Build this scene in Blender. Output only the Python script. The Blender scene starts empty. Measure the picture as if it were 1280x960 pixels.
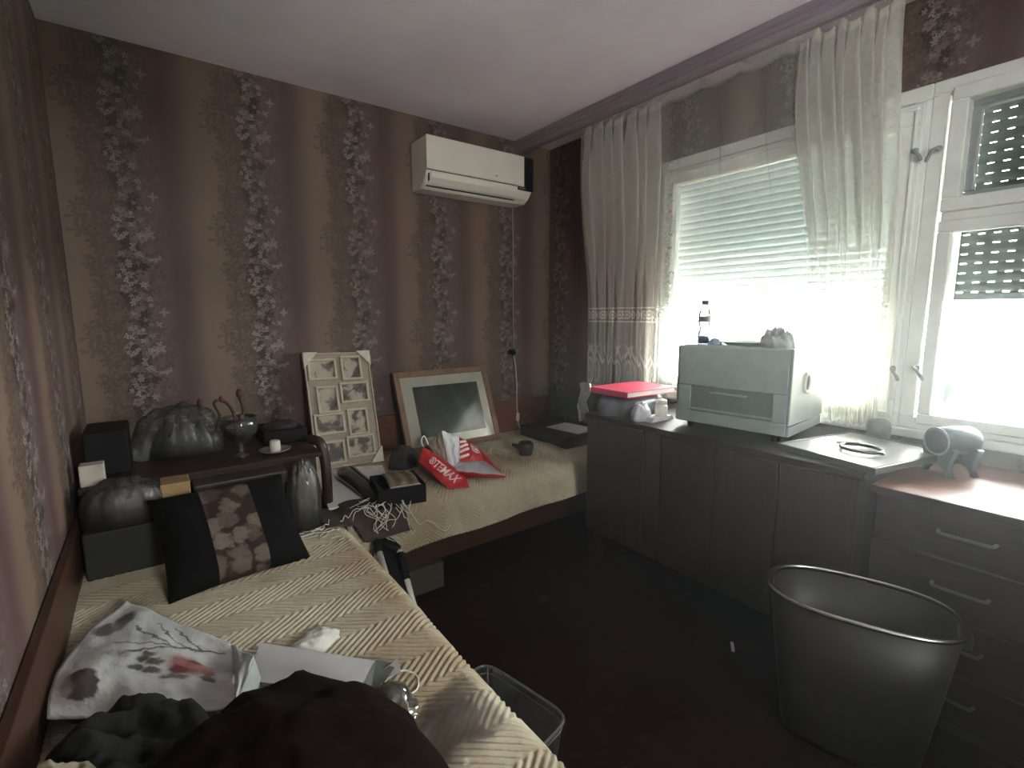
import bpy, bmesh, math, random
from mathutils import Vector, Matrix, noise

PI = math.pi
SC = bpy.context.scene
COL = SC.collection

# ------------------------------------------------------------------ camera
F_PX, YAW, PITCH, ROLL = 614.32, 0.63482, -0.14012, -0.00281
CAM = Vector((0.0, 0.0, 1.325))
_f = Vector((math.sin(YAW)*math.cos(PITCH), math.cos(YAW)*math.cos(PITCH), math.sin(PITCH)))
_r0 = Vector((math.cos(YAW), -math.sin(YAW), 0)); _u0 = _r0.cross(_f)
_r = math.cos(ROLL)*_r0 + math.sin(ROLL)*_u0
_u = -math.sin(ROLL)*_r0 + math.cos(ROLL)*_u0
cd = bpy.data.cameras.new('camera'); cam = bpy.data.objects.new('camera', cd); COL.objects.link(cam)
cam.matrix_world = Matrix(((_r.x, _u.x, -_f.x, CAM.x), (_r.y, _u.y, -_f.y, CAM.y), (_r.z, _u.z, -_f.z, CAM.z), (0, 0, 0, 1)))
cd.sensor_fit = 'HORIZONTAL'; cd.sensor_width = 36; cd.lens = 36*F_PX/1280
cd.clip_start = 0.05; cd.clip_end = 500
SC.camera = cam

# ------------------------------------------------------------------ world, light, exposure
SC.view_settings.view_transform = 'Standard'
SC.view_settings.look = 'None'
SC.view_settings.gamma = 1.0
SC.view_settings.use_curve_mapping = False
SC.view_settings.exposure = 3.9
SKY = 5.0
w = bpy.data.worlds.new('overcast_sky'); SC.world = w; w.use_nodes = True
bg = w.node_tree.nodes['Background']
bg.inputs['Color'].default_value = (0.96, 1.0, 0.95, 1); bg.inputs['Strength'].default_value = SKY

# room dimensions (metres)
WX, DY, LX, HZ = 2.49, 2.90, -0.26, 2.52
BACKY = -1.5
def area_portal(name, x, y0, y1, z0, z1):
    l = bpy.data.lights.new(name, 'AREA'); l.shape = 'RECTANGLE'; l.size = abs(y1-y0); l.size_y = abs(z1-z0)
    l.cycles.is_portal = True
    o = bpy.data.objects.new(name, l); COL.objects.link(o)
    o.matrix_world = Matrix(((0, 0, 1, x), (1, 0, 0, (y0+y1)/2), (0, 1, 0, (z0+z1)/2), (0, 0, 0, 1)))
area_portal('window_daylight', 2.74, 0.7, 1.85, 0.93, 2.1)
area_portal('window_daylight', 2.74, 0.12, 0.58, 0.93, 2.1)
area_portal('fill_door_portal', 0, .30, .82, 1.38, 1.9)  # portals of the two added fill doors
COL.objects[-1].matrix_world = Matrix(((1, 0, 0, .56), (0, 0, -1, BACKY-.15), (0, 1, 0, 1.64), (0, 0, 0, 1)))
area_portal('fill_door_portal', LX-.15, -1.28, -.72, 1.62, 1.9)
COL.objects[-1].matrix_world = Matrix(((0, 0, -1, LX-.15), (-1, 0, 0, -1.0), (0, 1, 0, 1.76), (0, 0, 0, 1)))

# ------------------------------------------------------------------ helpers
def ray(px, py):
    return (_f*F_PX + _r*(px-640) - _u*(py-480)).normalized()
def onz(px, py, z): d = ray(px, py); return CAM + d*((z-CAM.z)/d.z)
def onx(px, py, x): d = ray(px, py); return CAM + d*((x-CAM.x)/d.x)
def ony(px, py, y): d = ray(px, py); return CAM + d*((y-CAM.y)/d.y)

def link(name, bm, mat=None, parent=None, smooth=False, loc=None, sub=0):
    me = bpy.data.meshes.new(name)
    bmesh.ops.recalc_face_normals(bm, faces=bm.faces[:]) if not getattr(bm, '_keep', False) else None
    bm.to_mesh(me); bm.free()
    return linkm(name, me, mat, parent, smooth, loc)
def linkm(name, me, mat=None, parent=None, smooth=False, loc=None):
    if mat is not None:
        for m in (mat if isinstance(mat, (list, tuple)) else [mat]): me.materials.append(m)
    if smooth:
        me.polygons.foreach_set('use_smooth', [True]*len(me.polygons))
    o = bpy.data.objects.new(name, me); COL.objects.link(o)
    if loc is not None: o.location = loc
    if parent is not None:
        o.parent = parent
        o.matrix_parent_inverse = Matrix.Translation(-Vector(parent.location)) if parent.rotation_euler.to_matrix().is_identity else parent.matrix_basis.inverted()
    return o
Matrix_is = None
def tag(o, label, cat, group=None, kind=None):
    if label: o['label'] = label
    if cat: o['category'] = cat
    if group: o['group'] = group
    if kind: o['kind'] = kind
    return o
def thing(name, label, cat, loc=(0, 0, 0), group=None):
    o = bpy.data.objects.new(name, None); COL.objects.link(o); o.location = loc
    o.empty_display_size = 0.05
    return tag(o, label, cat, group)
def struct(o): o['kind'] = 'structure'; return o
def copy_tree(src, delta, label, rotz=0):
    c = src.copy(); COL.objects.link(c); c.location = Vector(src.location)+Vector(delta); c['label'] = label
    def rec(a, b):
        for ch in list(a.children):
            d = ch.copy(); COL.objects.link(d); d.parent = b; rec(ch, d)
    rec(src, c)
    return c

def B(): return bmesh.new()
def box(bm, x0, x1, y0, y1, z0, z1, M=None, bev=0, seg=2):
    m = Matrix.Translation(((x0+x1)/2, (y0+y1)/2, (z0+z1)/2)) @ Matrix.Diagonal((abs(x1-x0), abs(y1-y0), abs(z1-z0), 1))
    if M is not None: m = M @ m
    r = bmesh.ops.create_cube(bm, size=1, matrix=m)
    if bev:
        es = list({e for v in r['verts'] for e in v.link_edges})
        bmesh.ops.bevel(bm, geom=es, offset=bev, segments=seg, affect='EDGES', profile=0.5)
    return bm
def prism(bm, pts, a0, a1, axis='y'):
    """extrude a 2D outline (list of (u,v)) along an axis; u,v are the other two axes in xyz order"""
    def mk(u, v, a):
        return {'x': (a, u, v), 'y': (u, a, v), 'z': (u, v, a)}[axis]
    A = [bm.verts.new(mk(u, v, a0)) for u, v in pts]; C = [bm.verts.new(mk(u, v, a1)) for u, v in pts]
    n = len(pts)
    bm.faces.new(A); bm.faces.new(C[::-1])
    for i in range(n): bm.faces.new((A[i], A[(i+1) % n], C[(i+1) % n], C[i]))
    return bm
def tube(bm, pts, r, n=8, closed=False, cap=True):
    pts = [Vector(p) for p in pts]; k = len(pts); rings = []
    rs = r if isinstance(r, (list, tuple)) else [r]*k
    up = Vector((0, 0, 1)); prev = None
    for i, p in enumerate(pts):
        if closed: t = pts[(i+1) % k]-pts[i-1]
        else: t = pts[min(i+1, k-1)]-pts[max(i-1, 0)]
        t = t.normalized() if t.length > 1e-9 else Vector((0, 0, 1))
        if prev is None:
            a = up if abs(t.dot(up)) < .9 else Vector((1, 0, 0))
            s = t.cross(a).normalized()
        else:
            s = (prev - t*prev.dot(t))
            s = s.normalized() if s.length > 1e-6 else t.orthogonal().normalized()
        prev = s; q = t.cross(s)
        rings.append([bm.verts.new(p + (s*math.cos(2*PI*j/n) + q*math.sin(2*PI*j/n))*rs[i]) for j in range(n)])
    m = k if closed else k-1
    for i in range(m):
        a, b = rings[i], rings[(i+1) % k]
        for j in range(n): bm.faces.new((a[j], a[(j+1) % n], b[(j+1) % n], b[j]))
    if cap and not closed:
        bm.faces.new(rings[0][::-1]); bm.faces.new(rings[-1])
    return bm
def lathe(bm, prof, n=24, M=None, cap=True):
    rings = []
    for r, z in prof:
        rings.append([bm.verts.new((M or Matrix()) @ Vector((r*math.cos(2*PI*j/n), r*math.sin(2*PI*j/n), z))) for j in range(n)])
    for a, b in zip(rings[:-1], rings[1:]):
        for j in range(n): bm.faces.new((a[j], a[(j+1) % n], b[(j+1) % n], b[j]))
    if cap:
        bm.faces.new(rings[0][::-1]); bm.faces.new(rings[-1])
    return bm
def smooth_path(pts, n=6, closed=False):
    pts = [Vector(p) for p in pts]; out = []; k = len(pts)
    rng = range(k if closed else k-1)
    for i in rng:
        p0 = pts[(i-1) % k] if closed or i > 0 else pts[i]
        p1 = pts[i]; p2 = pts[(i+1) % k]
        p3 = pts[(i+2) % k] if closed or i+2 < k else p2
        for s in range(n):
            t = s/n
            out.append(.5*((2*p1)+(p2-p0)*t+(2*p0-5*p1+4*p2-p3)*t*t+(3*p1-p0-3*p2+p3)*t**3))
    if not closed: out.append(pts[-1])
    return out
def grid(nu, nv, fn, name, mat, parent=None, smooth=True, thick=0, uv=None, closed_u=False):
    """surface from fn(u,v)->xyz, u,v in 0..1; thick gives it a real back side"""
    vs = []; fs = []
    for i in range(nu+1):
        for j in range(nv+1): vs.append(Vector(fn(i/nu, j/nv)))
    I = lambda i, j: i*(nv+1)+j
    for i in range(nu):
        for j in range(nv): fs.append((I(i, j), I(i+1, j), I(i+1, j+1), I(i, j+1)))
    if thick:
        nrm = [Vector() for _ in vs]
        for f in fs:
            nn = (vs[f[2]]-vs[f[0]]).cross(vs[f[3]]-vs[f[1]])
            for q in f: nrm[q] += nn
        off = len(vs)
        vs += [vs[i]-(nrm[i].normalized()*thick if nrm[i].length > 0 else Vector()) for i in range(off)]
        nf = len(fs)
        fs += [tuple(q+off for q in f[::-1]) for f in fs[:nf]]
        per = [I(i, 0) for i in range(nu)] + [I(nu, j) for j in range(nv)] + [I(i, nv) for i in range(nu, 0, -1)] + [I(0, j) for j in range(nv, 0, -1)]
        for a, b in zip(per, per[1:]+per[:1]): fs.append((a, a+off, b+off, b))
    me = bpy.data.meshes.new(name); me.from_pydata([tuple(v) for v in vs], [], fs)
    if uv:
        ul = me.uv_layers.new(name='UVMap')
        n0 = (nu+1)*(nv+1)
        co = []
        for p in me.polygons:
            for q in p.vertices:
                k = q % n0; co += uv((k//(nv+1))/nu, (k % (nv+1))/nv)
        ul.data.foreach_set('uv', co)
    me.update()
    return linkm(name, me, mat, parent, smooth)
def fbm(x, y, z=0, s=1.0, o=3): return noise.fractal(Vector((x*s, y*s, z*s)), 1.0, 2.0, o)
def sstep(a, b, x):
    t = max(0, min(1, (x-a)/(b-a))) if a != b else float(x > a)
    return t*t*(3-2*t)
def lerp(a, b, t): return a+(b-a)*t
def obox(name, c, size, rotz, mat, parent=None, bev=.003):
    bm = B(); box(bm, -size[0]/2, size[0]/2, -size[1]/2, size[1]/2, 0, size[2], Matrix.Translation(c) @ Matrix.Rotation(rotz, 4, 'Z'), bev)
    return link(name, bm, mat, parent)

# ------------------------------------------------------------------ materials
class X:
    """tiny expression wrapper over math nodes"""
    def __init__(s, nt, v): s.nt, s.v = nt, v
    def _m(s, op, *a):
        n = s.nt.nodes.new('ShaderNodeMath'); n.operation = op
        for i, q in enumerate((s,)+a):
            q = q.v if isinstance(q, X) else q
            if isinstance(q, (int, float)): n.inputs[i].default_value = q
            else: s.nt.links.new(q, n.inputs[i])
        return X(s.nt, n.outputs[0])
    def __add__(s, o): return s._m('ADD', o)
    def __sub__(s, o): return s._m('SUBTRACT', o)
    def __mul__(s, o): return s._m('MULTIPLY', o)
    def __truediv__(s, o): return s._m('DIVIDE', o)
    __radd__ = __add__; __rmul__ = __mul__
    def lt(s, o): return s._m('LESS_THAN', o)
    def gt(s, o): return s._m('GREATER_THAN', o)
    def f(s, op, *a): return s._m(op, *a)
    def smooth(s, a, b, c=0., d=1.):
        n = s.nt.nodes.new('ShaderNodeMapRange'); n.interpolation_type = 'SMOOTHSTEP'
        s.nt.links.new(s.v, n.inputs[0])
        for i, q in enumerate((a, b, c, d)): n.inputs[i+1].default_value = q
        return X(s.nt, n.outputs[0])
class NT:
    def __init__(s, name):
        s.m = bpy.data.materials.new(name); s.m.use_nodes = True; s.t = s.m.node_tree
        s.p = s.t.nodes['Principled BSDF']; s.out = s.t.nodes['Material Output']
    def n(s, typ, **kw):
        n = s.t.nodes.new(typ)
        for k, v in kw.items(): setattr(n, k, v)
        return n
    def l(s, a, b): s.t.links.new(a.v if isinstance(a, X) else a, b)
    def xyz(s, out):
        n = s.n('ShaderNodeSeparateXYZ'); s.l(out, n.inputs[0]); return [X(s.t, n.outputs[i]) for i in range(3)]
    def comb(s, x, y, z=0.):
        n = s.n('ShaderNodeCombineXYZ')
        for i, q in enumerate((x, y, z)):
            if isinstance(q, (int, float)): n.inputs[i].default_value = q
            else: s.l(q, n.inputs[i])
        return n.outputs[0]
    def coord(s, kind='Object'): return s.n('ShaderNodeTexCoord').outputs[kind]
    def noise(s, vec, scale, detail=3, rough=.5, dist=0):
        n = s.n('ShaderNodeTexNoise'); n.inputs['Scale'].default_value = scale; n.inputs['Detail'].default_value = detail
        n.inputs['Roughness'].default_value = rough; n.inputs['Distortion'].default_value = dist
        if vec is not None: s.l(vec, n.inputs['Vector'])
        return X(s.t, n.outputs[0]), n.outputs[1]
    def ramp(s, fac, stops, interp='LINEAR'):
        n = s.n('ShaderNodeValToRGB'); n.color_ramp.interpolation = interp
        e = n.color_ramp.elements
        while len(e) < len(stops): e.new(.5)
        for q, (p, c) in zip(e, stops): q.position = p; q.color = (*c, 1) if len(c) == 3 else c
        s.l(fac, n.inputs[0]); return n.outputs[0]
    def mix(s, fac, a, b):
        n = s.n('ShaderNodeMix', data_type='RGBA')
        for sock, q in ((n.inputs[0], fac), (n.inputs[6], a), (n.inputs[7], b)):
            if isinstance(q, (int, float)): sock.default_value = q
            elif isinstance(q, tuple): sock.default_value = (*q, 1) if len(q) == 3 else q
            else: s.l(q, sock)
        return n.outputs[2]
    def bump(s, h, strength=.3, dist=.01):
        n = s.n('ShaderNodeBump'); n.inputs['Strength'].default_value = strength; n.inputs['Distance'].default_value = dist
        s.l(h, n.inputs['Height']); s.l(n.outputs[0], s.p.inputs['Normal'])
    def col(s, c): s.l(c, s.p.inputs['Base Color'])
def pbr(name, c, rough=.6, metal=0, var=.15, scale=30, bump=0, spec=.5, coat=0, sheen=0, stretch=(1, 1, 1)):
    k = NT(name); v = k.coord()
    mp = k.n('ShaderNodeMapping'); mp.inputs['Scale'].default_value = stretch; k.l(v, mp.inputs[0]); v = mp.outputs[0]
    f, _ = k.noise(v, scale, 4, .6)
    lo = tuple(max(0, q*(1-var)) for q in c); hi = tuple(min(1, q*(1+var)) for q in c)
    k.col(k.ramp(f, [(.3, lo), (.7, hi)]))
    k.p.inputs['Roughness'].default_value = rough; k.p.inputs['Metallic'].default_value = metal
    k.p.inputs['Specular IOR Level'].default_value = spec; k.p.inputs['Coat Weight'].default_value = coat
    k.p.inputs['Sheen Weight'].default_value = sheen
    if bump: k.bump(f, bump, .004)
    return k.m
def wood(name, c1, c2, rough=.35, axis=(1, 12, 12), scale=4, spec=.5):
    k = NT(name); mp = k.n('ShaderNodeMapping'); mp.inputs['Scale'].default_value = axis; k.l(k.coord(), mp.inputs[0])
    f, _ = k.noise(mp.outputs[0], scale, 6, .65, .6)
    k.col(k.ramp(f, [(.3, c1), (.68, c2)])); k.p.inputs['Roughness'].default_value = rough
    k.p.inputs['Specular IOR Level'].default_value = spec
    k.bump(f, .08, .002)
    return k.m
def clear(name, tint=(1, 1, 1), rough=.05, haze=0., base=.04, bump=0, bscale=40):
    """thin clear sheet: passes light straight through, mirrors some at grazing angles, a little milky if haze"""
    k = NT(name); k.t.nodes.remove(k.p)
    tr = k.n('ShaderNodeBsdfTransparent'); tr.inputs[0].default_value = (*tint, 1)
    gl = k.n('ShaderNodeBsdfGlossy'); gl.inputs['Roughness'].default_value = rough
    fr = k.n('ShaderNodeFresnel'); fr.inputs[0].default_value = 1.45
    if bump:
        f, _ = k.noise(k.coord(), bscale, 3, .6, 1.)
        bn = k.n('ShaderNodeBump'); bn.inputs['Strength'].default_value = bump; bn.inputs['Distance'].default_value = .01
        k.l(f, bn.inputs['Height']); k.l(bn.outputs[0], gl.inputs['Normal']); k.l(bn.outputs[0], fr.inputs['Normal'])
    ms = k.n('ShaderNodeMixShader')
    k.l((X(k.t, fr.outputs[0])+base), ms.inputs[0]); k.l(tr.outputs[0], ms.inputs[1]); k.l(gl.outputs[0], ms.inputs[2])
    last = ms.outputs[0]
    if haze:
        df = k.n('ShaderNodeBsdfDiffuse'); df.inputs[0].default_value = (.42, .41, .40, 1)
        m2 = k.n('ShaderNodeMixShader'); m2.inputs[0].default_value = haze
        k.l(last, m2.inputs[1]); k.l(df.outputs[0], m2.inputs[2]); last = m2.outputs[0]
    k.l(last, k.out.inputs[0])
    return k.m

def wallpaper():
    k = NT('floral_striped_wallpaper'); P = .53
    uvn = k.n('ShaderNodeUVMap'); U, V, _ = k.xyz(uvn.outputs[0])
    wob, wc = k.noise(uvn.outputs[0], 2.2, 2)
    u = (U+.25).f('FLOORED_MODULO', P)-.25
    v = V.f('FLOORED_MODULO', P)
    beige, olive, mauve, wine, plum = (.205, .138, .105), (.178, .12, .088), (.155, .108, .100), (.105, .058, .054), (.125, .075, .075)
    t = (u+.25)/P
    base = k.ramp(t, [(0, (.19, .13, .10)), (.10, beige), (.24, olive), (.36, (.15, .103, .078)), (.47, (.145, .10, .088)), (.60, mauve), (.70, (.135, .082, .08)), (.78, wine), (.88, plum), (.96, (.175, .115, .09)), (1, (.19, .13, .10))])
    gr, _ = k.noise(uvn.outputs[0], 130, 2)
    base = k.mix((gr-.4)*.5, base, (.15, .115, .095))
    vec = k.comb(u, v, 0.)
    def layer(scale, petals, rad, off, depth):
        mp = k.n('ShaderNodeMapping'); mp.inputs['Location'].default_value = off; k.l(vec, mp.inputs[0])
        vo = k.n('ShaderNodeTexVoronoi', voronoi_dimensions='2D', feature='F1'); vo.inputs['Scale'].default_value = scale
        vo.inputs['Randomness'].default_value = .85
        k.l(mp.outputs[0], vo.inputs['Vector'])
        px, py, _ = k.xyz(mp.outputs[0]); cx, cy, _ = k.xyz(vo.outputs['Position'])
        rr, rg, rb = k.xyz(vo.outputs['Color'])
        dx, dy = px-cx, py-cy
        r = (dx*dx+dy*dy).f('SQRT')
        a = dy.f('ARCTAN2', dx)
        pr = ((a*petals+rr*6.28).f('COSINE')*depth+(1-depth))*rad*(rg*.6+.6)
        m = (r/pr).smooth(1.1, .82)
        core = (r/pr).smooth(.42, .12)
        return m, core, rr, rb, cx-off[0], cy
    # faded leaf sprays to the left
    m, c, rr, rb, cx, cy = layer(17, 3, .034, (3.1, 1.7, 0), .55)
    base = k.mix(m*cx.gt(-.185)*cx.lt(-.03)*rb.gt(.25)*.65, base, (.092, .06, .05))
    m, c, rr, rb, cx, cy = layer(24, 2, .026, (7.3, 2.2, 0), .6)
    base = k.mix(m*cx.gt(-.15)*cx.lt(.13)*.55, base, (.085, .055, .05))
    # dense column of blossoms and dark leaves
    core_band = (u.f('ABSOLUTE')).smooth(.085, .03)
    mott, _ = k.noise(vec, 55, 4, .7)
    base = k.mix(core_band*mott.smooth(.42, .62)*.75, base, (.055, .038, .036))
    m, c, rr, rb, cx, cy = layer(27, 5, .027, (1.3, 5.9, 0), .30)
    sel = cx.gt(-.055)*cx.lt(.048)
    fc = k.ramp(rb, [(0, (.045, .031, .029)), (.42, (.065, .046, .043)), (.5, (.15, .115, .108)), (.75, (.225, .18, .172)), (1, (.31, .265, .25))], 'CONSTANT')
    base = k.mix(m*sel*.9, base, fc); base = k.mix(c*sel*.8, base, (.09, .055, .06))
    m, c, rr, rb, cx, cy = layer(46, 5, .016, (9.7, 3.3, 0), .35)
    sel = cx.gt(-.06)*cx.lt(.055)*rb.gt(.62)
    base = k.mix(m*sel*.9, base, k.ramp(rr, [(0, (.15, .115, .11)), (1, (.36, .32, .30))])); base = k.mix(c*sel, base, (.10, .06, .07))
    m, c, rr, rb, cx, cy = layer(22, 4, .026, (4.4, 8.1, 0), .35)
    sel = cx.gt(.06)*cx.lt(.125)*rb.gt(.72)
    base = k.mix(m*sel*.8, base, (.27, .225, .225))
    k.col(base)
    k.p.inputs['Roughness'].default_value = .62; k.p.inputs['Specular IOR Level'].default_value = .25
    k.bump(gr, .08, .002)
    return k.m
M_WALLP = wallpaper()
M_CEIL = pbr('ceiling_paint', (.80, .715, .79), .8, var=.05, scale=3)
M_FLOOR = None
def carpet():
    k = NT('dark_red_carpet'); v = k.coord()
    f, _ = k.noise(v, 260, 2); g, _ = k.noise(v, 7, 4, .6, 1.5)
    vo = k.n('ShaderNodeTexVoronoi'); vo.inputs['Scale'].default_value = 6; k.l(v, vo.inputs['Vector'])
    d = X(k.t, vo.outputs['Distance'])
    c = k.ramp(g, [(.35, (.014, .0035, .0028)), (.55, (.019, .005, .004)), (.72, (.028, .010, .008))])
    c = k.mix(d.smooth(.25, .05)*.5, c, (.085, .045, .035))
    k.col(k.mix(f*.5, c, (.02, .01, .009))); k.p.inputs['Roughness'].default_value = .95; k.p.inputs['Specular IOR Level'].default_value = .1
    k.bump(f, .5, .006); return k.m
M_FLOOR = carpet()
M_WHITEPAINT = pbr('white_window_paint', (.78, .78, .74), .45, var=.06, scale=12, bump=.03)
M_CORNICE = wood('mauve_varnished_cornice', (.24, .19, .23), (.32, .27, .31), .4, (14, 1, 14), 4)
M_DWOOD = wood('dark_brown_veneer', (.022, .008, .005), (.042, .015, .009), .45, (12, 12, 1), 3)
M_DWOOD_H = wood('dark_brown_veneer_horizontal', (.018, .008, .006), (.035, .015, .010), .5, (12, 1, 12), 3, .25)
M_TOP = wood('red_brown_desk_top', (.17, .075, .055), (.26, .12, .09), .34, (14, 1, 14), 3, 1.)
M_PANEL = wood('red_brown_panel', (.040, .0145, .008), (.066, .024, .0135), .4, (1, 1, 10), 3)
M_BLACK = pbr('matt_black', (.005, .005, .005), .7, var=.2, spec=.2)
M_BLACKGLOSS = pbr('glossy_black_plastic', (.012, .012, .013), .18, var=.1)
M_WHITEPL = pbr('white_plastic', (.78, .72, .64), .35, var=.03, scale=6)
M_GREYPL = pbr('grey_plastic', (.28, .29, .30), .45, var=.08)
M_PAPER = pbr('white_paper', (.72, .70, .68), .8, var=.04, scale=8)
M_GLASS = clear('window_glass', (.97, .985, .98))
M_METAL = pbr('worn_chrome', (.62, .61, .58), .25, 1, .08)
M_CLEARPL = clear('clear_plastic', (.9, .9, .9), .12, .04, .08)
M_WRAP = clear('crinkled_clear_wrap', (.90, .89, .88), .14, .06, .03, .7, 34)
M_WHITECORD = pbr('white_cord', (.66, .62, .56), .6, var=.05)

# ------------------------------------------------------------------ setting: the room
def uvquad(name, quads, mat):
    """flat wall pieces: each quad = 4 (xyz) + 4 (uv)"""
    me = bpy.data.meshes.new(name); vs = []; fs = []; uv = []
    for P4, U4 in quads:
        b = len(vs); vs += P4; fs.append((b, b+1, b+2, b+3)); uv += [q for u in U4 for q in u]
    me.from_pydata(vs, [], fs); me.uv_layers.new(name='UVMap').data.foreach_set('uv', uv)
    return linkm(name, me, mat)
fl = B(); box(fl, LX-.3, WX+.25, BACKY-.1, DY+.1, -.12, 0); struct(link('floor', fl, M_FLOOR))
ce = B(); box(ce, LX-.3, WX+.4, BACKY-.1, DY+.1, HZ, HZ+.15); struct(link('ceiling', ce, M_CEIL))
def wall_slab(name, corners, n, th, ufn):
    """wallpapered slab: corners = list of rectangles (a0,a1,z0,z1) on the inner face"""
    vs = []; fs = []; uv = []
    def add(P4):
        b = len(vs); vs.extend(P4); fs.append((b, b+1, b+2, b+3))
        for p in P4: uv.extend(ufn(p))
    for a0, a1, z0, z1, mk in corners:
        A = [mk(a0, z0, 0), mk(a1, z0, 0), mk(a1, z1, 0), mk(a0, z1, 0)]
        C = [mk(a0, z0, th), mk(a1, z0, th), mk(a1, z1, th), mk(a0, z1, th)]
        add(A); add(C[::-1])
        for i in range(4): add([A[(i+1) % 4], A[i], C[i], C[(i+1) % 4]])
    me = bpy.data.meshes.new(name); me.from_pydata(vs, [], fs); me.uv_layers.new(name='UVMap').data.foreach_set('uv', uv)
    return struct(linkm(name, me, M_WALLP))
wall_slab('wall_back', [(LX-.3, WX+.3, 0, HZ, lambda a, z, d: (a, DY+d, z))], 1, .12, lambda p: (p[0]-.50, p[2]+.0))
wl = lambda a, z, d: (LX-d, a, z)
wall_slab('wall_left', [(BACKY-.1, -1.45, 0, HZ, wl), (-.55, DY+.1, 0, HZ, wl), (-1.45, -.55, 2.05, HZ, wl)], 1, .12, lambda p: (p[1]-1.66, p[2]+.2))  # opening made for the added door
wf = lambda a, z, d: (a, BACKY-d, z)
wall_slab('wall_front', [(LX-.3, .14, 0, HZ, wf), (.98, WX+.3, 0, HZ, wf), (.14, .98, 2.05, HZ, wf)], 1, .12, lambda p: (p[0], p[2]))  # opening made for the second added door
WZ0, WZ1, WY0, WY1 = .86, 2.19, .06, 1.95       # window opening in the right wall
wr = lambda a, z, d: (WX+d, a, z)
wall_slab('wall_right', [(BACKY-.1, WY0, 0, HZ, wr), (WY1, DY+.1, 0, HZ, wr), (WY0, WY1, 0, WZ0, wr), (WY0, WY1, WZ1, HZ, wr)], 1, .22, lambda p: (2.785-p[1], p[2]+.1))

# curtain cornice along the window wall: stepped board with grooves
co = B()
prism(co, [(2.165, HZ), (2.165, 2.492), (2.172, 2.488), (2.172, 2.470), (2.180, 2.466), (2.180, 2.446), (2.192, 2.440), (2.205, 2.440), (2.205, 2.446), (2.212, 2.446), (2.212, 2.440), (2.225, 2.440), (2.225, HZ)], BACKY, DY, 'y')
struct(link('trim_1', co, M_CORNICE))
rl = B(); box(rl, 2.252, 2.274, .60, 2.42, 2.498, HZ, bev=.002, seg=1); struct(link('trim_3', rl, M_WHITEPL))
sl = B(); box(sl, WX-.035, WX+.12, WY0, WY1, WZ0-.035, WZ0, bev=.006); struct(link('trim_2', sl, M_WHITEPAINT))

def ring(bm, x0, x1, y0, y1, z0, z1, t, bev=.004, tb=None):
    tb = tb or t
    for a in ((y0, y1, z1-t, z1), (y0, y1, z0, z0+tb), (y0, y0+t, z0+tb, z1-t), (y1-t, y1, z0+tb, z1-t)):
        box(bm, x0, x1, a[0], a[1], a[2], a[3], bev=bev, seg=1)
    return bm
def handle(parent, y, z, flip=1):
    bm = B(); lathe(bm, [(.011, 0), (.013, .004), (.009, .010)], 14, Matrix.Translation((WX-.026, y, z)) @ Matrix.Rotation(-PI/2, 4, 'Y'))
    tube(bm, smooth_path([(WX-.03, y, z), (WX-.052, y, z), (WX-.058, y+.008*flip, z-.006), (WX-.056, y+.022*flip, z-.028), (WX-.052, y+.028*flip, z-.045)], 4), [.006]*4+[.0055]*4+[.006]*4+[.007]*4+[.005], 8)
    return link('handle', bm, M_GREYPL, parent, True)
w1 = struct(thing('window_1', None, None, (WX, 1.28, WZ0)))
link('frame', ring(B(), WX-.012, WX+.10, .66, WY1, WZ0, WZ1, .055), M_WHITEPAINT, w1)
link('sash', ring(B(), WX-.026, WX+.045, .678, 1.875, .895, 2.128, .078), M_WHITEPAINT, w1)
bd = B()
ring(bd, WX-.034, WX-.026, .694, 1.86, .91, 2.113, .012, .003); link('bead', bd, M_WHITEPAINT, w1)
pn = B(); box(pn, WX+.008, WX+.012, .74, 1.815, .955, 2.07); link('pane', pn, M_GLASS, w1)
handle(w1, .695, 1.95, -1); handle(w1, .692, 1.10, -1)
w2 = struct(thing('window_2', None, None, (WX, .36, WZ0)))
link('frame', ring(B(), WX-.012, WX+.10, WY0, .66, WZ0, WZ1, .05), M_WHITEPAINT, w2)
tb_ = B(); box(tb_, WX-.018, WX+.06, WY0+.05, .595, 1.672, 1.705, bev=.004, seg=1); link('transom', tb_, M_WHITEPAINT, w2)
link('sash', ring(B(), WX-.03, WX+.03, WY0+.04, .598, 1.705, 2.15, .05), M_WHITEPAINT, w2)
link('inner_frame', ring(B(), WX+.03, WX+.075, WY0+.085, .552, 1.75, 2.105, .028), M_GREYPL, w2)
pn = B(); box(pn, WX+.04, WX+.044, WY0+.1, .53, 1.77, 2.085); link('pane', pn, M_GLASS, w2)
link('sash', ring(B(), WX-.03, WX+.03, WY0+.04, .598, .885, 1.672, .042), M_WHITEPAINT, w2)
pn = B(); box(pn, WX+.008, WX+.012, WY0+.075, .56, .92, 1.635); link('pane', pn, M_GLASS, w2)
handle(w2, .622, 1.94, 1); handle(w2, .615, 1.11, -1)

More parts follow.
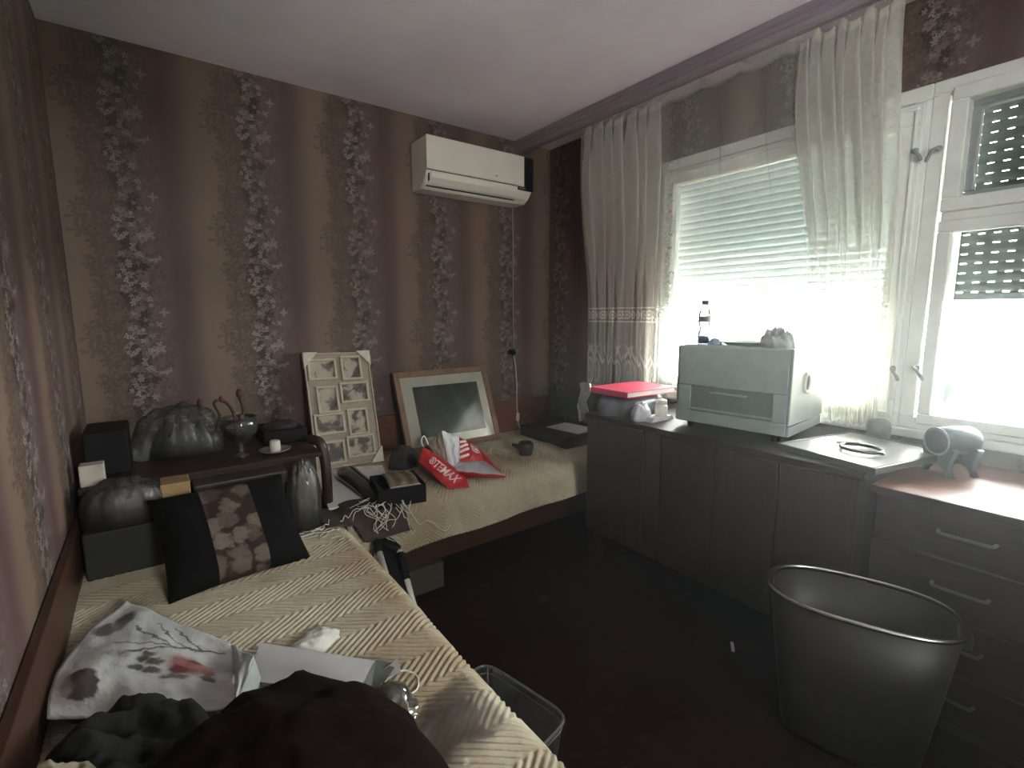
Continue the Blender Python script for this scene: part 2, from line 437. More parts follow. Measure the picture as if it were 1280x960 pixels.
# unseen half-glazed door added in the left wall to bring fill daylight
d1 = struct(thing('fill_door_1', None, None, (LX-.06, -1.0, 0)))
bm = B()
for a in ((-1.45, -1.28, 0, 2.05), (-.72, -.55, 0, 2.05), (-1.28, -.72, 1.9, 2.05), (-1.28, -.72, 0, 1.62)): box(bm, LX-.09, LX-.02, a[0], a[1], a[2], a[3], bev=.004, seg=1)
link('frame', bm, M_WHITEPAINT, d1)
pn = B(); box(pn, LX-.06, LX-.055, -1.28, -.72, 1.62, 1.9); link('pane', pn, M_GLASS, d1)
d2 = struct(thing('fill_door_2', None, None, (.56, BACKY-.06, 0)))  # second unseen door, added in the front wall for fill daylight
bm = B()
for a in ((.14, .30, 0, 2.05), (.82, .98, 0, 2.05), (.30, .82, 1.9, 2.05), (.30, .82, 0, 1.38)): box(bm, a[0], a[1], BACKY-.09, BACKY-.02, a[2], a[3], bev=.004, seg=1)
link('frame', bm, M_WHITEPAINT, d2)
pn = B(); box(pn, .30, .82, BACKY-.06, BACKY-.055, 1.38, 1.9); link('pane', pn, M_GLASS, d2)

# roller shutters outside the panes
SHX = WX+.17
def slatm(kind):
    k = NT('shutter_' + kind)
    f, _ = k.noise(k.coord(), 9, 3)
    if kind == 'pale':
        k.col(k.ramp(f, [(.3, (.70, .76, .75)), (.7, (.76, .82, .81))]))
        k.p.inputs['Roughness'].default_value = .5
        tl = k.n('ShaderNodeBsdfTranslucent'); tl.inputs[0].default_value = (.62, .70, .72, 1)
        ms = k.n('ShaderNodeMixShader'); ms.inputs[0].default_value = .05
        k.l(k.p.outputs[0], ms.inputs[1]); k.l(tl.outputs[0], ms.inputs[2]); k.l(ms.outputs[0], k.out.inputs[0])
    else:
        k.col(k.ramp(f, [(.3, (.02, .028, .027)), (.7, (.028, .038, .036))])); k.p.inputs['Roughness'].default_value = .5
    return k.m
def slat_mesh(y0, y1, slots):
    bm = B(); pitch = .0375
    body0 = .003 if slots else 0
    pr = [(SHX-.004, body0), (SHX-.0075, body0+.009), (SHX-.0075, .024), (SHX-.004, .0368 if slots else pitch-.001), (SHX+.004, .0368 if slots else pitch-.001), (SHX+.004, body0)]
    prism(bm, pr, y0, y1, 'y')
    if slots:
        n = int((y1-y0)/.042); d = (y1-y0)/n
        for i in range(n+1):
            c = y0+i*d; box(bm, SHX-.003, SHX+.003, max(y0, c-.0125), min(y1, c+.0125), -.004, body0+.001)
    me = bpy.data.meshes.new('slat'); bmesh.ops.recalc_face_normals(bm, faces=bm.faces[:]); bm.to_mesh(me); bm.free(); return me
def shutter(label, y0, y1, zb, slots, mat):
    s = thing('roller_shutter', label, 'shutter', (SHX, (y0+y1)/2, zb))
    me = slat_mesh(y0, y1, slots); me.materials.append(mat)
    n = int((2.24-zb-.03)/.0375)+1
    for i in range(n):
        o = bpy.data.objects.new('slat', me); COL.objects.link(o); o.parent = s
        o.matrix_parent_inverse = Matrix.Translation(-s.location); o.location = (0, 0, zb+.03+i*.0375)
    bm = B(); box(bm, SHX-.008, SHX+.008, y0, y1, zb, zb+.0285, bev=.003, seg=1); link('bottom_bar', bm, mat, s)
    for yy in (y0-.006, y1+.006):
        bm = B(); box(bm, SHX-.02, SHX+.02, yy-.014, yy+.014, WZ0, 2.26); link('guide_rail', bm, M_WHITEPAINT, s)
    bm = B(); box(bm, SHX-.02, SHX+.10, y0-.02, y1+.02, 2.20, 2.30); link('shutter_box', bm, M_WHITEPAINT, s)
    return s
shutter('pale grey roller shutter half down behind the large curtained window', .70, 1.90, 1.385, False, slatm('pale'))
shutter('dark green-grey slotted roller shutter half down behind the right window', .08, .575, 1.378, True, slatm('dark'))

# ------------------------------------------------------------------ outside
gm = pbr('hazy_lawn', (.16, .18, .155), .95, var=.3, scale=.15, spec=.05)
gd = B(); box(gd, 3.2, 160, -90, 120, -7.2, -7); struct(link('ground', gd, gm))
m_leaf = pbr('foliage', (.013, .018, .0135), .8, var=.5, scale=4, bump=.3); m_bark = pbr('bark', (.10, .07, .05), .9)
def tree(x, y, h, r, label, seed):
    t = thing('tree', label, 'tree', (x, y, -7), 'trees outside the window')
    bm = B(); tube(bm, [(x, y, -7), (x+.1, y, -7+h*.3), (x, y+.1, -7+h*.55)], [.22, .17, .1], 8); link('trunk', bm, m_bark, t, True)
    bm = B(); rnd = random.Random(seed)
    for i in range(9):
        c = Vector((x+rnd.uniform(-.5, .5)*r, y+rnd.uniform(-.55, .55)*r, -7+h*.62+rnd.uniform(-.3, .38)*h*.6))
        q = r*rnd.uniform(.42, .62)
        g = bmesh.ops.create_icosphere(bm, subdivisions=3, radius=q, matrix=Matrix.Translation(c))
        for vv in g['verts']:
            d = (vv.co-c).normalized(); vv.co = c+d*q*(1+.28*fbm(d.x*3+i, d.y*3, d.z*3+seed))
    link('crown', bm, m_leaf, t, True)
tree(24, 7.0, 7.8, 2.4, 'broad green tree outside, left of the two in the right window', 1)
tree(21, .2, 8.4, 2.8, 'broad green tree outside, right of the two in the right window', 2)
tree(34, 19.0, 9.6, 2.9, 'green tree far outside, behind the bottle on the grey box', 3)
tree(36, 28.5, 9.0, 3.4, 'green tree far outside, left of the bottle on the grey box', 4)
m_fac = [pbr('cream_render', (.09, .066, .04), .9, var=.05, scale=.5), pbr('peach_render', (.09, .063, .036), .9, var=.05, scale=.5)]
m_roof = pbr('roof_tiles', (.06, .03, .02), .8); m_dpane = pbr('dark_window', (.06, .07, .08), .2)
def house(x, y, wy, h, m, label):
    b = thing('house', label, 'building', (x, y, -7))
    bm = B(); box(bm, x, x+8, y, y+wy, -7, -7+h); link('wall', bm, m, b)
    bm = B(); prism(bm, [(x-.4, -7+h), (x+8.4, -7+h), (x+4, -7+h+1.6)], y-.3, y+wy+.3, 'y'); link('roof', bm, m_roof, b)
    me = None
    for r in range(int(h/2.8)):
        for c in range(int(wy/2.6)):
            bm = B(); cy = y+1.3+c*2.6; cz = -7+1.2+r*2.8; ring(bm, x-.05, x+.02, cy-.6, cy+.6, cz, cz+1.4, .08, 0); f = link('window', bm, M_WHITEPAINT, b)
            bm = B(); box(bm, x-.02, x-.005, cy-.52, cy+.52, cz+.08, cz+1.32); link('pane', bm, m_dpane, f)
house(52, 9.5, 9, 7.4, m_fac[0], 'cream house outside, seen in the right window beside the trees')
house(60, 21, 14, 8.3, m_fac[1], 'peach house far outside, seen through the curtain right of the bottle')

# thin scattering volume added to imitate lens glow around the window
hz = NT('lens_veil'); hz.t.nodes.remove(hz.p)
vs_ = hz.n('ShaderNodeVolumeScatter'); vs_.inputs['Color'].default_value = (.92, .97, 1, 1); vs_.inputs['Density'].default_value = .030; vs_.inputs['Anisotropy'].default_value = .82
hz.l(vs_.outputs[0], hz.out.inputs['Volume'])
bm = B(); box(bm, LX-.02, WX+.01, BACKY+.01, DY+.02, .002, HZ-.002)
o = struct(link('haze', bm, hz.m))
# ------------------------------------------------------------------ air conditioner
ac = thing('air_conditioner', 'white wall-mounted air conditioner with black end panel near the ceiling corner', 'air conditioner', (1.76, 2.90, 2.07))
AX0, AX1, AZ0, AZ1, AY = 1.375, 2.155, 2.068, 2.352, 2.69
pf = [(2.895, AZ1), (AY+.012, AZ1), (AY+.002, AZ1-.02), (AY+.002, 2.155), (AY+.012, 2.128), (AY+.045, 2.092), (AY+.085, AZ0), (2.895, AZ0)]
bm = B(); prism(bm, pf, AX0, AX1, 'x'); es = [e for e in bm.edges if abs(e.verts[0].co.x-e.verts[1].co.x) < 1e-6]
bmesh.ops.bevel(bm, geom=es, offset=.006, segments=2, affect='EDGES'); link('body', bm, M_WHITEPL, ac)
bm = B(); box(bm, AX0-.002, AX1-.072, AY-.006, AY+.004, 2.163, AZ1-.002, bev=.003); fp = link('front_panel', bm, M_WHITEPL, ac)
bm = B(); lathe(bm, [(.010, 0), (.010, .002)], 20, Matrix.Translation((1.86, AY-.006, 2.196)) @ Matrix.Diagonal((1.2, 1, .38, 1)) @ Matrix.Rotation(PI/2, 4, 'X')); link('badge', bm, M_GREYPL, fp)
bm = B(); box(bm, AX1-.070, AX1+.002, AY-.008, AY+.004, 2.136, AZ1-.004, bev=.003); box(bm, AX1-.122, AX1-.068, AY-.007, AY+.004, 2.138, 2.159, bev=.002); dp = link('display_panel', bm, M_BLACKGLOSS, ac)
bm = B()
for i in range(5): box(bm, AX1-.114+i*.010, AX1-.107+i*.010, AY-.0085, AY-.0065, 2.145, 2.152)
link('display_mark', bm, M_GREYPL, dp)
fl_ = [(AY-.002, 2.157), (AY-.004, 2.146), (AY+.006, 2.122), (AY+.036, 2.092), (AY+.044, 2.094), (AY+.016, 2.126), (AY+.006, 2.157)]
bm = B(); prism(bm, fl_, AX0+.025, AX1-.125, 'x'); link('louvre_flap', bm, M_WHITEPL, ac)
bm = B(); box(bm, AX0+.02, AX1-.12, AY+.044, AY+.056, 2.079, 2.083); box(bm, AX0+.0, AX1-.125, AY-.001, AY+.003, 2.1585, 2.1625); box(bm, AX0+.012, AX0+.02, AY+.006, AY+.012, 2.10, 2.15); link('air_slot', bm, M_BLACK, ac)
bm = B(); tube(bm, smooth_path([(2.135, 2.885, 2.07), (2.140, 2.888, 1.8), (2.138, 2.888, 1.4), (2.140, 2.888, 1.10), (2.135, 2.885, 1.06)], 8), .0045, 8)
dt = link('drain_tube', bm, M_GREYPL, ac, True)

# ------------------------------------------------------------------ hanging cord with switch
hc = thing('lamp_cord', 'white cord with inline switch hanging on the back wall under a black plug', 'cord', (2.15, 2.87, .5))
pts = [(2.138, 2.882, 1.045), (2.150, 2.876, .95), (2.156, 2.870, .82), (2.156, 2.868, .70), (2.160, 2.866, .60)]
bm = B(); tube(bm, smooth_path(pts, 8), .0036, 8); tube(bm, smooth_path([(2.164, 2.862, .545), (2.170, 2.858, .50), (2.195, 2.85, .478), (2.25, 2.83, .472)], 6), .0036, 8); link('cable', bm, M_WHITECORD, hc, True)
bm = B(); lathe(bm, [(.004, -.034), (.011, -.028), (.0145, -.010), (.0145, .010), (.011, .028), (.004, .034)], 16, Matrix.Translation((2.162, 2.863, .572)) @ Matrix.Diagonal((1, .7, 1, 1))); link('switch', bm, M_WHITEPL, hc, True)
bm = B(); lathe(bm, [(.010, 0), (.020, .006), (.022, .02), (.018, .03)], 16, Matrix.Translation((2.128, 2.89, 1.055)) @ Matrix.Rotation(PI/2, 4, 'X')); box(bm, 2.095, 2.13, 2.872, 2.892, 1.06, 1.085, Matrix.Translation((2.128, 0, 1.055)) @ Matrix.Rotation(-.7, 4, 'Y') @ Matrix.Translation((-2.128, 0, -1.055)), .004); link('plug', bm, M_BLACK, hc, True)

# ------------------------------------------------------------------ sheer curtain
def curtain_mat():
    k = NT('cream_sheer_lace'); k.t.nodes.remove(k.p)
    uvn = k.n('ShaderNodeUVMap'); U, Z, _ = k.xyz(uvn.outputs[0])
    g, _ = k.noise(uvn.outputs[0], 60, 2)
    side = U.smooth(1.85, 1.55)*2.2+U.smooth(2.45, 2.7)
    dens = (g-.5)*.14+.23+side*.07
    # narrow band of rings with two cords
    p = .062; a = (U/p).f('FRACT')-.5; zz = (Z-1.322)/p
    r = (a*a+zz*zz).f('SQRT')
    rings = (r-.36).f('ABSOLUTE').smooth(.11, .05)+(r-.0).smooth(.2, .1)
    inband = (Z-1.322).f('ABSOLUTE').smooth(.034, .030)
    cords = ((Z-1.322).f('ABSOLUTE')-.042).f('ABSOLUTE').smooth(.006, .003)
    # deep hem of drops
    q = .105; b = ((U/q).f('FRACT')-.5).f('ABSOLUTE')*q
    dz = Z-.955
    drop = (b*b/(.030*.030)+dz*dz/(.075*.075)*(dz.gt(0.)*.1+.9)).f('SQRT')
    dmask = (drop-1.).f('ABSOLUTE').smooth(.22, .10)+drop.smooth(.85, .75)*.55+drop.smooth(.3, .2)*.4
    vline = (b-(Z-1.10).f('ABSOLUTE')*.55).f('ABSOLUTE').smooth(.012, .006)*Z.gt(1.0)*Z.lt(1.15)
    hemz = Z.smooth(1.15, 1.10)
    hem = (dmask*Z.lt(1.05)+vline+.10)*hemz+Z.smooth(.862, .852)
    al = dens+(rings*inband*.45)+cords*.5+hem*.42
    header = Z.smooth(2.40, 2.43)*.15
    al = al+header
    lw = k.n('ShaderNodeLayerWeight'); lw.inputs[0].default_value = .5
    al = al+X(k.t, lw.outputs['Facing']).f('POWER', 3.)*.4
    al = al.f('MINIMUM', .96).f('MAXIMUM', .05)
    c = (.92, .89, .83, 1)
    tr = k.n('ShaderNodeBsdfTransparent'); df = k.n('ShaderNodeBsdfDiffuse'); tl = k.n('ShaderNodeBsdfTranslucent')
    df.inputs[0].default_value = c; tl.inputs[0].default_value = (.92, .90, .84, 1)
    m1 = k.n('ShaderNodeMixShader'); m1.inputs[0].default_value = .4; k.l(df.outputs[0], m1.inputs[1]); k.l(tl.outputs[0], m1.inputs[2])
    m2 = k.n('ShaderNodeMixShader'); k.l(al, m2.inputs[0]); k.l(tr.outputs[0], m2.inputs[1]); k.l(m1.outputs[0], m2.inputs[2])
    k.l(m2.outputs[0], k.out.inputs[0]); return k.m
CZT, CZB = 2.462, .845
def curt(u, v):
    z = lerp(CZT, CZB, v); dn = v
    back = sstep(2.35, 1.35, z)
    x = lerp(2.265, 2.415, back)
    # fabric fraction u: 0-.36 left gather, .36-.56 plain span, .56-1 right gather
    yl0 = lerp(2.335, 2.40, back); yl1 = lerp(1.76, 1.87, back)
    yr0 = lerp(1.075, 1.02, back)-.12*sstep(1.5, .9, z); yr1 = lerp(.715, .715, back)
    if u < .36:
        s = u/.36; y = lerp(yl0, yl1, s); k = 7; wgt = sstep(0, .08, s)*(1-.55*sstep(.6, 1, s)); amp = .030*wgt; ph = s*k
        sp = (yl0-yl1)/k
    elif u < .56:
        s = (u-.36)/.20; y = lerp(yl1, yr0, s); k = 3; amp = .008; ph = s*k+7; sp = (yl1-yr0)/k*.2
    else:
        s = (u-.56)/.44; y = lerp(yr0, yr1, s); k = 8; amp = .038*sstep(0, .1, s); ph = s*k+10; sp = (yr0-yr1)/k
    irr = noise.noise(Vector((u*23, 3.1, v*1.2)))
    fall = .45+.55*sstep(0, .25, v)
    x += amp*fall*(1-.5*back)*math.sin(2*PI*(ph+.25*irr))
    y += sp*(.62 if amp > .01 else .25)*(math.sin(4*PI*(ph+.2*irr)+.6)+.35*math.sin(2*PI*ph*1.37+1))*fall*lerp(1., .30, sstep(.35, .7, v))
    x += .006*irr*(1+v)
    # scalloped heading drooping between the hooks
    if v < .06:
        droop = abs(math.sin(PI*(lerp(yl0, yr1, u) if u < .56 else y)*11))
        z -= .040*droop**.8*(1-v/.06)
    return (x, y, z)
grid(620, 70, curt, 'curtain', curtain_mat(), None, True, 0, lambda u, v: (u*4.6, lerp(CZT, CZB, v)))
tag(bpy.data.objects['curtain'], 'cream sheer lace-hemmed curtain gathered at both sides of the large window', 'curtain')
cur = bpy.data.objects['curtain']
bm = B()
for i in range(30):
    y = lerp(2.33, .72, i/29); tube(bm, [(2.262, y, 2.502), (2.262, y, 2.47), (2.266, y, 2.452)], .0022, 6)
link('hooks', bm, M_WHITEPL, cur)['kind'] = 'stuff'

# ------------------------------------------------------------------ sideboard and desk along the window wall
SBX, SBZ = 1.83, .81
sb = thing('sideboard', 'dark brown low sideboard with plain doors under the large window', 'sideboard', (2.14, 1.19, 0))
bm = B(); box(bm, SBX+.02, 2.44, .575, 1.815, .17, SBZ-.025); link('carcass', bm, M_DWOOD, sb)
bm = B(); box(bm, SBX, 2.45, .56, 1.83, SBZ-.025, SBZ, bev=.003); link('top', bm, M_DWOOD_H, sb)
for a, b in ((1.815, 1.45), (1.345, 1.085), (1.079, .83), (.824, .575)):
    bm = B(); box(bm, SBX+.002, SBX+.02, b, a, .175, SBZ-.03, bev=.002, seg=1); d = link('door', bm, M_DWOOD, sb)
bm = B(); box(bm, SBX+.006, SBX+.02, 1.352, 1.443, .175, SBZ-.03); link('filler_panel', bm, pbr('lighter_veneer', (.035, .024, .018), .4, var=.2, scale=6), sb)
for x in (SBX+.06, 2.40):
    for y in (.62, 1.77):
        bm = B(); box(bm, x-.022, x+.022, y-.022, y+.022, 0, .17); link('leg', bm, M_DWOOD, sb)
DKX, DKZ = 1.885, .765
dk = thing('writing_desk', 'reddish brown writing desk with drawers under the right window', 'desk', (2.16, -.1, 0))
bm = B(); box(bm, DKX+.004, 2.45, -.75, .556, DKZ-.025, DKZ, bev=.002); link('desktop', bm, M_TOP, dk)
bm = B(); box(bm, DKX, DKX+.004, -.75, .556, DKZ-.026, DKZ-.001); link('edge_shade', bm, M_DWOOD_H, dk)  # dark strip paints shade onto the desk top's front edge
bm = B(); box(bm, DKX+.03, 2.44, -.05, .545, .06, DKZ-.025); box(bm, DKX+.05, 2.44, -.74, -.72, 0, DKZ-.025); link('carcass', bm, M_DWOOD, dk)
bm = B(); box(bm, DKX+.06, 2.42, -.03, .53, 0, .06); link('plinth', bm, M_DWOOD, dk)
for z0, z1 in ((.585, .735), (.405, .578), (.235, .398), (.065, .228)):
    bm = B(); box(bm, DKX+.008, DKX+.03, -.045, .54, z0, z1, bev=.003, seg=1); d = link('drawer', bm, M_DWOOD_H, dk)
    zc = (z0+z1)/2+.01
    kb = B(); tube(kb, smooth_path([(DKX+.01, .375, zc), (DKX-.014, .37, zc), (DKX-.018, .35, zc), (DKX-.018, .27, zc), (DKX-.014, .25, zc), (DKX+.01, .245, zc)], 4), .005, 8); link('handle', kb, pbr('dull_brass', (.10, .09, .065), .5, .5), d, True)

# ------------------------------------------------------------------ big grey box on the sideboard
m_gbox = pbr('dark_grey_lacquer', (.30, .34, .335), .5, var=.1, scale=10, bump=.03)
m_gside = pbr('light_grey_side_panel', (.33, .36, .33), .5, var=.18, scale=7, stretch=(1, 1, .2))
GZ = SBZ+.03
gx, gy = onz(981, 547, GZ), onz(840, 526, GZ)
GP = Vector((gx.x, gx.y, GZ)); gdir = (gy-gx); gdir.z = 0; GW = gdir.length; gdir = (gdir.normalized()+Vector((0, 1, 0))).normalized(); gback = Vector((gdir.y, -gdir.x, 0))
GH, GD = .346, .375
GM = Matrix(((gback.x, gdir.x, 0, GP.x), (gback.y, gdir.y, 0, GP.y), (0, 0, 1, GZ), (0, 0, 0, 1)))   # local x = depth, y = width to the left, z = up
rs = thing('appliance_box', 'large dark grey box-shaped set with a ringed round hole in its side, on the sideboard', 'appliance', GP+gback*.1+gdir*.2)
bm = B(); box(bm, .012, GD, .012, GW-.012, .012, GH-.006, GM, .006); link('body', bm, m_gbox, rs)
def front_panel():
    bm = B()
    box(bm, 0, .014, 0, GW, .168, GH, GM, .005)
    box(bm, 0, .014, 0, GW, 0, .052, GM, .005); box(bm, 0, .014, 0, .055, .052, .168, GM, .003); box(bm, 0, .014, GW-.06, GW, .052, .168, GM, .003)
    return bm
link('front_panel', front_panel(), m_gbox, rs)
bm = B(); box(bm, .009, .013, .05, GW-.055, .048, .172, GM); link('shade_panel', bm, pbr('recess_shade', (.15, .175, .17), .5, var=.1), rs)  # darker sheet added to colour in the shade of the recess
bm = B(); box(bm, -.006, .012, .05, GW-.055, .060, .068, GM, .002); box(bm, -.006, .012, .16, GW-.15, .140, .147, GM, .002); link('tray_ledge', bm, m_gbox, rs)
for b in (.10, GW-.11):
    bm = B(); lathe(bm, [(.026, 0), (.028, .002), (.026, .003)], 20, GM @ Matrix.Translation((.0125, b, .105)) @ Matrix.Rotation(-PI/2, 4, 'Y')); link('dial', bm, m_gbox, rs, True)
bm = B(); box(bm, -.002, GD+.02, -.012, .0, .045, GH+.004, GM, .004); link('side_panel', bm, m_gside, rs)
bm = B(); box(bm, .004, GD+.012, -.010, 0, 0, .040, GM, .003); link('side_base', bm, M_GREYPL, rs)
bm = B()
tube(bm, [GM @ Vector((.165+.030*math.cos(a), -.014, .205+.038*math.sin(a))) for a in [2*PI*i/28 for i in range(28)]], .0065, 8, True); link('hole_ring', bm, M_WHITEPL, rs, True)
bm = B(); lathe(bm, [(.029, 0), (.029, .003)], 24, GM @ Matrix.Translation((.165, -.0118, .205)) @ Matrix.Diagonal((1, 1, 1.25, 1)) @ Matrix.Rotation(PI/2, 4, 'X')); link('side_hole', bm, pbr('hole_grey', (.10, .11, .10), .8), rs)
bm = B(); box(bm, .012, GD, GW, GW+.014, 0, GH-.004, GM, .004); link('side_panel', bm, m_gbox, rs)
bm = B(); box(bm, .006, GD+.02, .02, GW-.02, GH-.006, GH+.004, GM, .003); link('lid', bm, m_gbox, rs)
for a in (.04, GD-.04):
    for b in (.05, GW-.05):
        bm = B(); lathe(bm, [(.016, -.03), (.018, 0)], 12, GM @ Matrix.Translation((a, b, 0))); link('foot', bm, M_BLACK, rs)
def G(d, w_, h=0): return GM @ Vector((d, w_, GH+.004+h))
# bottle
bp = G(.10, GW-.06)
bt = thing('water_bottle', 'small clear plastic bottle with dark cap standing on the grey box', 'bottle', bp)
T = Matrix.Translation(bp)
bm = B(); lathe(bm, [(.024, .001), (.026, .006), (.026, .05), (.022, .062), (.021, .075), (.026, .09), (.027, .13), (.024, .15), (.013, .168), (.012, .178)], 20, T, False); link('body', bm, clear('bottle_plastic', (.86, .89, .90), .06, .05, .07), bt, True)
bm = B(); lathe(bm, [(.0255, .003), (.0255, .036)], 20, T); link('liquid', bm, pbr('blue_residue', (.05, .06, .22), .4), bt, True)
bm = B(); lathe(bm, [(.0277, .100), (.0277, .126)], 20, T, False); link('label_band', bm, pbr('grey_label', (.09, .09, .085), .6), bt, True)
bm = B(); lathe(bm, [(.0145, .176), (.0150, .178), (.0150, .193), (.013, .196)], 16, T); link('cap', bm, pbr('dark_cap', (.07, .07, .065), .5), bt, True)
# blue cloth scrap, tray, crumpled grey cloth
def heap(name, c, rx, ry, h, seed, mat, label, cat, rot=0, folds=.25, n=56, m=18, flat=.0, sc=3.2, prof=.6, parent=None):
    ca, sa = math.cos(rot), math.sin(rot)
    def fn(u, v):
        a = 2*PI*u; r = v
        e = 1+.16*noise.noise(Vector((math.cos(a)*1.6+seed, math.sin(a)*1.6, 1.3)))+.07*noise.noise(Vector((math.cos(a)*5+seed, math.sin(a)*5, 2.)))
        px, py = math.cos(a)*r*rx*e, math.sin(a)*r*ry*e
        d = 1-r**2.2
        k = fbm(px/max(rx, ry)*sc+seed*3.1, py/max(rx, ry)*sc, seed, 1, 3)
        rg = 1-abs(noise.noise(Vector((px/max(rx, ry)*sc*.8+seed, py/max(rx, ry)*sc*.8, seed*1.7))))*2
        z = h*max(0, d)**prof*(1+folds*k+folds*.6*(rg-.5))
        z = max(0, z)
        if r > .97: z = 0
        return (c[0]+px*ca-py*sa, c[1]+px*sa+py*ca, c[2]+z)
    vs = [Vector(fn(0, 0))]; fs = []
    for j in range(1, m+1):
        for i in range(n): vs.append(Vector(fn(i/n, (j/m)**.8)))
    I = lambda j, i: 1+(j-1)*n+(i % n)
    for i in range(n): fs.append((0, I(1, i), I(1, i+1)))
    for j in range(1, m):
        for i in range(n): fs.append((I(j, i), I(j+1, i), I(j+1, i+1), I(j, i+1)))
    fs.append(tuple(I(m, i) for i in range(n-1, -1, -1)))
    me = bpy.data.meshes.new(name); me.from_pydata([tuple(v) for v in vs], [], fs); me.update()
    o = linkm(name, me, mat, parent, True)
    if label: tag(o, label, cat)
    return o
heap('blue_rag', G(.075, GW-.125), .05, .03, .026, 4, pbr('pale_blue_cloth', (.22, .25, .38), .9), 'small crumpled pale blue rag beside the bottle on the grey box', 'rag', .6)
bm = B(); lathe(bm, [(.095, .0), (.128, .012), (.130, .017), (.124, .016), (.09, .005)], 32, Matrix.Translation(G(.15, .215)) @ Matrix.Diagonal((.85, 1.05, 1, 1)))
tag(link('shallow_dish', bm, pbr('grey_green_glaze', (.15, .18, .17), .3), None, True), 'shallow grey-green dish on top of the grey box', 'dish')
heap('crumpled_bag', G(.085, .085), .085, .06, .062, 9, pbr('grey_crumpled_plastic', (.40, .42, .41), .5, bump=.1), 'crumpled pale grey bag on the front right corner of the grey box', 'bag', .9, .6, 64, 18, 0, 4.5, .45)

# ------------------------------------------------------------------ framed picture lying on the sideboard end, with a loop of cable
fz = SBZ+.006
fA, fB_, fC, fD = [onz(x, y, .842) for x, y in ((970, 550), (1095, 582), (1148, 553), (1047, 531))]
ex = (fB_-fA); ex.z = 0; FL = ex.length; ex.normalize(); ey = Vector((-ex.y, ex.x, 0)); FWd = min(abs((fC-fB_).dot(ey)), .47)
FMt = Matrix(((ex.x, ey.x, 0, fA.x), (ex.y, ey.y, 0, fA.y), (0, 0, 1, SBZ), (0, 0, 0, 1)))
pt = thing('picture_frame', 'framed glazed sheet lying flat on the sideboard end under a cable loop', 'picture frame', fA*.5+fC*.5-Vector((0, 0, .03)))
bm = B()
for a in ((0, FL, 0, .012), (0, FL, FWd-.012, FWd), (0, .012, .012, FWd-.012), (FL-.012, FL, .012, FWd-.012)): box(bm, a[0], a[1], a[2], a[3], 0, .022, FMt, .002)
link('frame', bm, pbr('dark_metal_frame', (.06, .058, .05), .4), pt)
bm = B(); box(bm, .010, FL-.010, .010, FWd-.010, .004, .015, FMt); link('sheet', bm, pbr('bright_sheet', (.88, .88, .86), .7, var=.02), pt)
bm = B(); box(bm, .010, FL-.010, .010, FWd-.010, .0165, .019, FMt); link('glass', bm, clear('picture_glass', (.95, .97, .97), .30, 0, .28), pt)
lc = onz(1076, 562, SBZ+.026); pts = []
for i in range(40):
    a = 2*PI*i/40; pts.append(lc+ex*(.064*math.cos(a))+ey*(.058*math.sin(a))+Vector((0, 0, .005)))
bm = B(); tube(bm, pts, .0062, 8, True); 
tube(bm, smooth_path([lc-ex*.085-ey*.005+Vector((0, 0, .006)), lc-ex*.06+ey*.02+Vector((0, 0, .01)), lc-ex*.03+ey*.04+Vector((0, 0, .012))], 4), .004, 8)
box(bm, .055, .085, -.02, -.008, .001, .010, Matrix.Translation(lc) @ FMt.to_3x3().to_4x4(), .002)
tag(link('cable_loop', bm, M_BLACKGLOSS, None, True), 'black coiled cable loop lying on the framed sheet', 'cable')
bm = B(); lathe(bm, [(.030, .001), (.040, .01), (.042, .05), (.036, .075), (.02, .085), (.002, .088)], 20, Matrix.Translation((2.40, .70, SBZ)))
tag(link('small_pot', bm, pbr('grey_pot', (.22, .22, .21), .5), None, True), 'small rounded grey pot behind the framed sheet at the curtain hem', 'pot')

# ------------------------------------------------------------------ cylinder on an arched stand on the desk
c0 = onz(1190, 586, DKZ); c1 = Vector((2.24, .435, DKZ))
cs = thing('cylinder_on_stand', 'dark grey horizontal cylinder on an arched four-footed stand on the desk', 'ornament', c1)
ax = Vector((.84, -.52, 0)).normalized(); sd = Vector((-ax.y, ax.x, 0))
CM = Matrix(((sd.x, 0, ax.x, c1.x), (sd.y, 0, ax.y, c1.y), (0, 1, 0, DKZ), (0, 0, 0, 1)))
m_cyl = pbr('blue_grey_plastic', (.08, .10, .11), .42, var=.1)
CR = .050; CZ = .118
bm = B(); lathe(bm, [(CR*.86, -.062), (CR, -.056), (CR, .056), (CR*.93, .066)], 32, CM @ Matrix.Translation((0, CZ, 0))); link('cylinder', bm, m_cyl, cs, True)
bm = B(); lathe(bm, [(CR*.80, -.0625), (CR*.80, -.064)], 32, CM @ Matrix.Translation((0, CZ, 0))); link('end_disc', bm, pbr('dark_end', (.025, .032, .038), .6), cs)
bm = B(); tube(bm, [CM @ Vector((CR*.93*math.cos(a), CZ+CR*.93*math.sin(a), -.062)) for a in [2*PI*i/32 for i in range(32)]], .0028, 6, True); link('end_highlight', bm, M_GREYPL, cs, True)  # pale ring added as the thin highlight round the end face
for zz in (-.045, .045):
    bm = B()
    outl = [(-.056, 0), (-.042, 0)] + [(-.040*math.cos(a), .034*math.sin(a)) for a in [PI*i/10 for i in range(1, 10)]] + [(.042, 0), (.056, 0), (.046, .02), (.044, .05), (.062, .096), (.050, .100)] + [(CR*math.sin(a)*.99, CZ-CR*math.cos(a)) for a in [1.1-.22*i for i in range(11)]] + [(-.050, .100), (-.062, .096), (-.044, .05), (-.046, .02)]
    prism(bm, outl, zz-.010, zz+.010, 'z'); bm.transform(CM); link('stand_arch', bm, m_cyl, cs)
bm = B(); box(bm, -.008, .008, .052, .062, -.045, .045, CM); link('stand_rail', bm, m_cyl, cs)

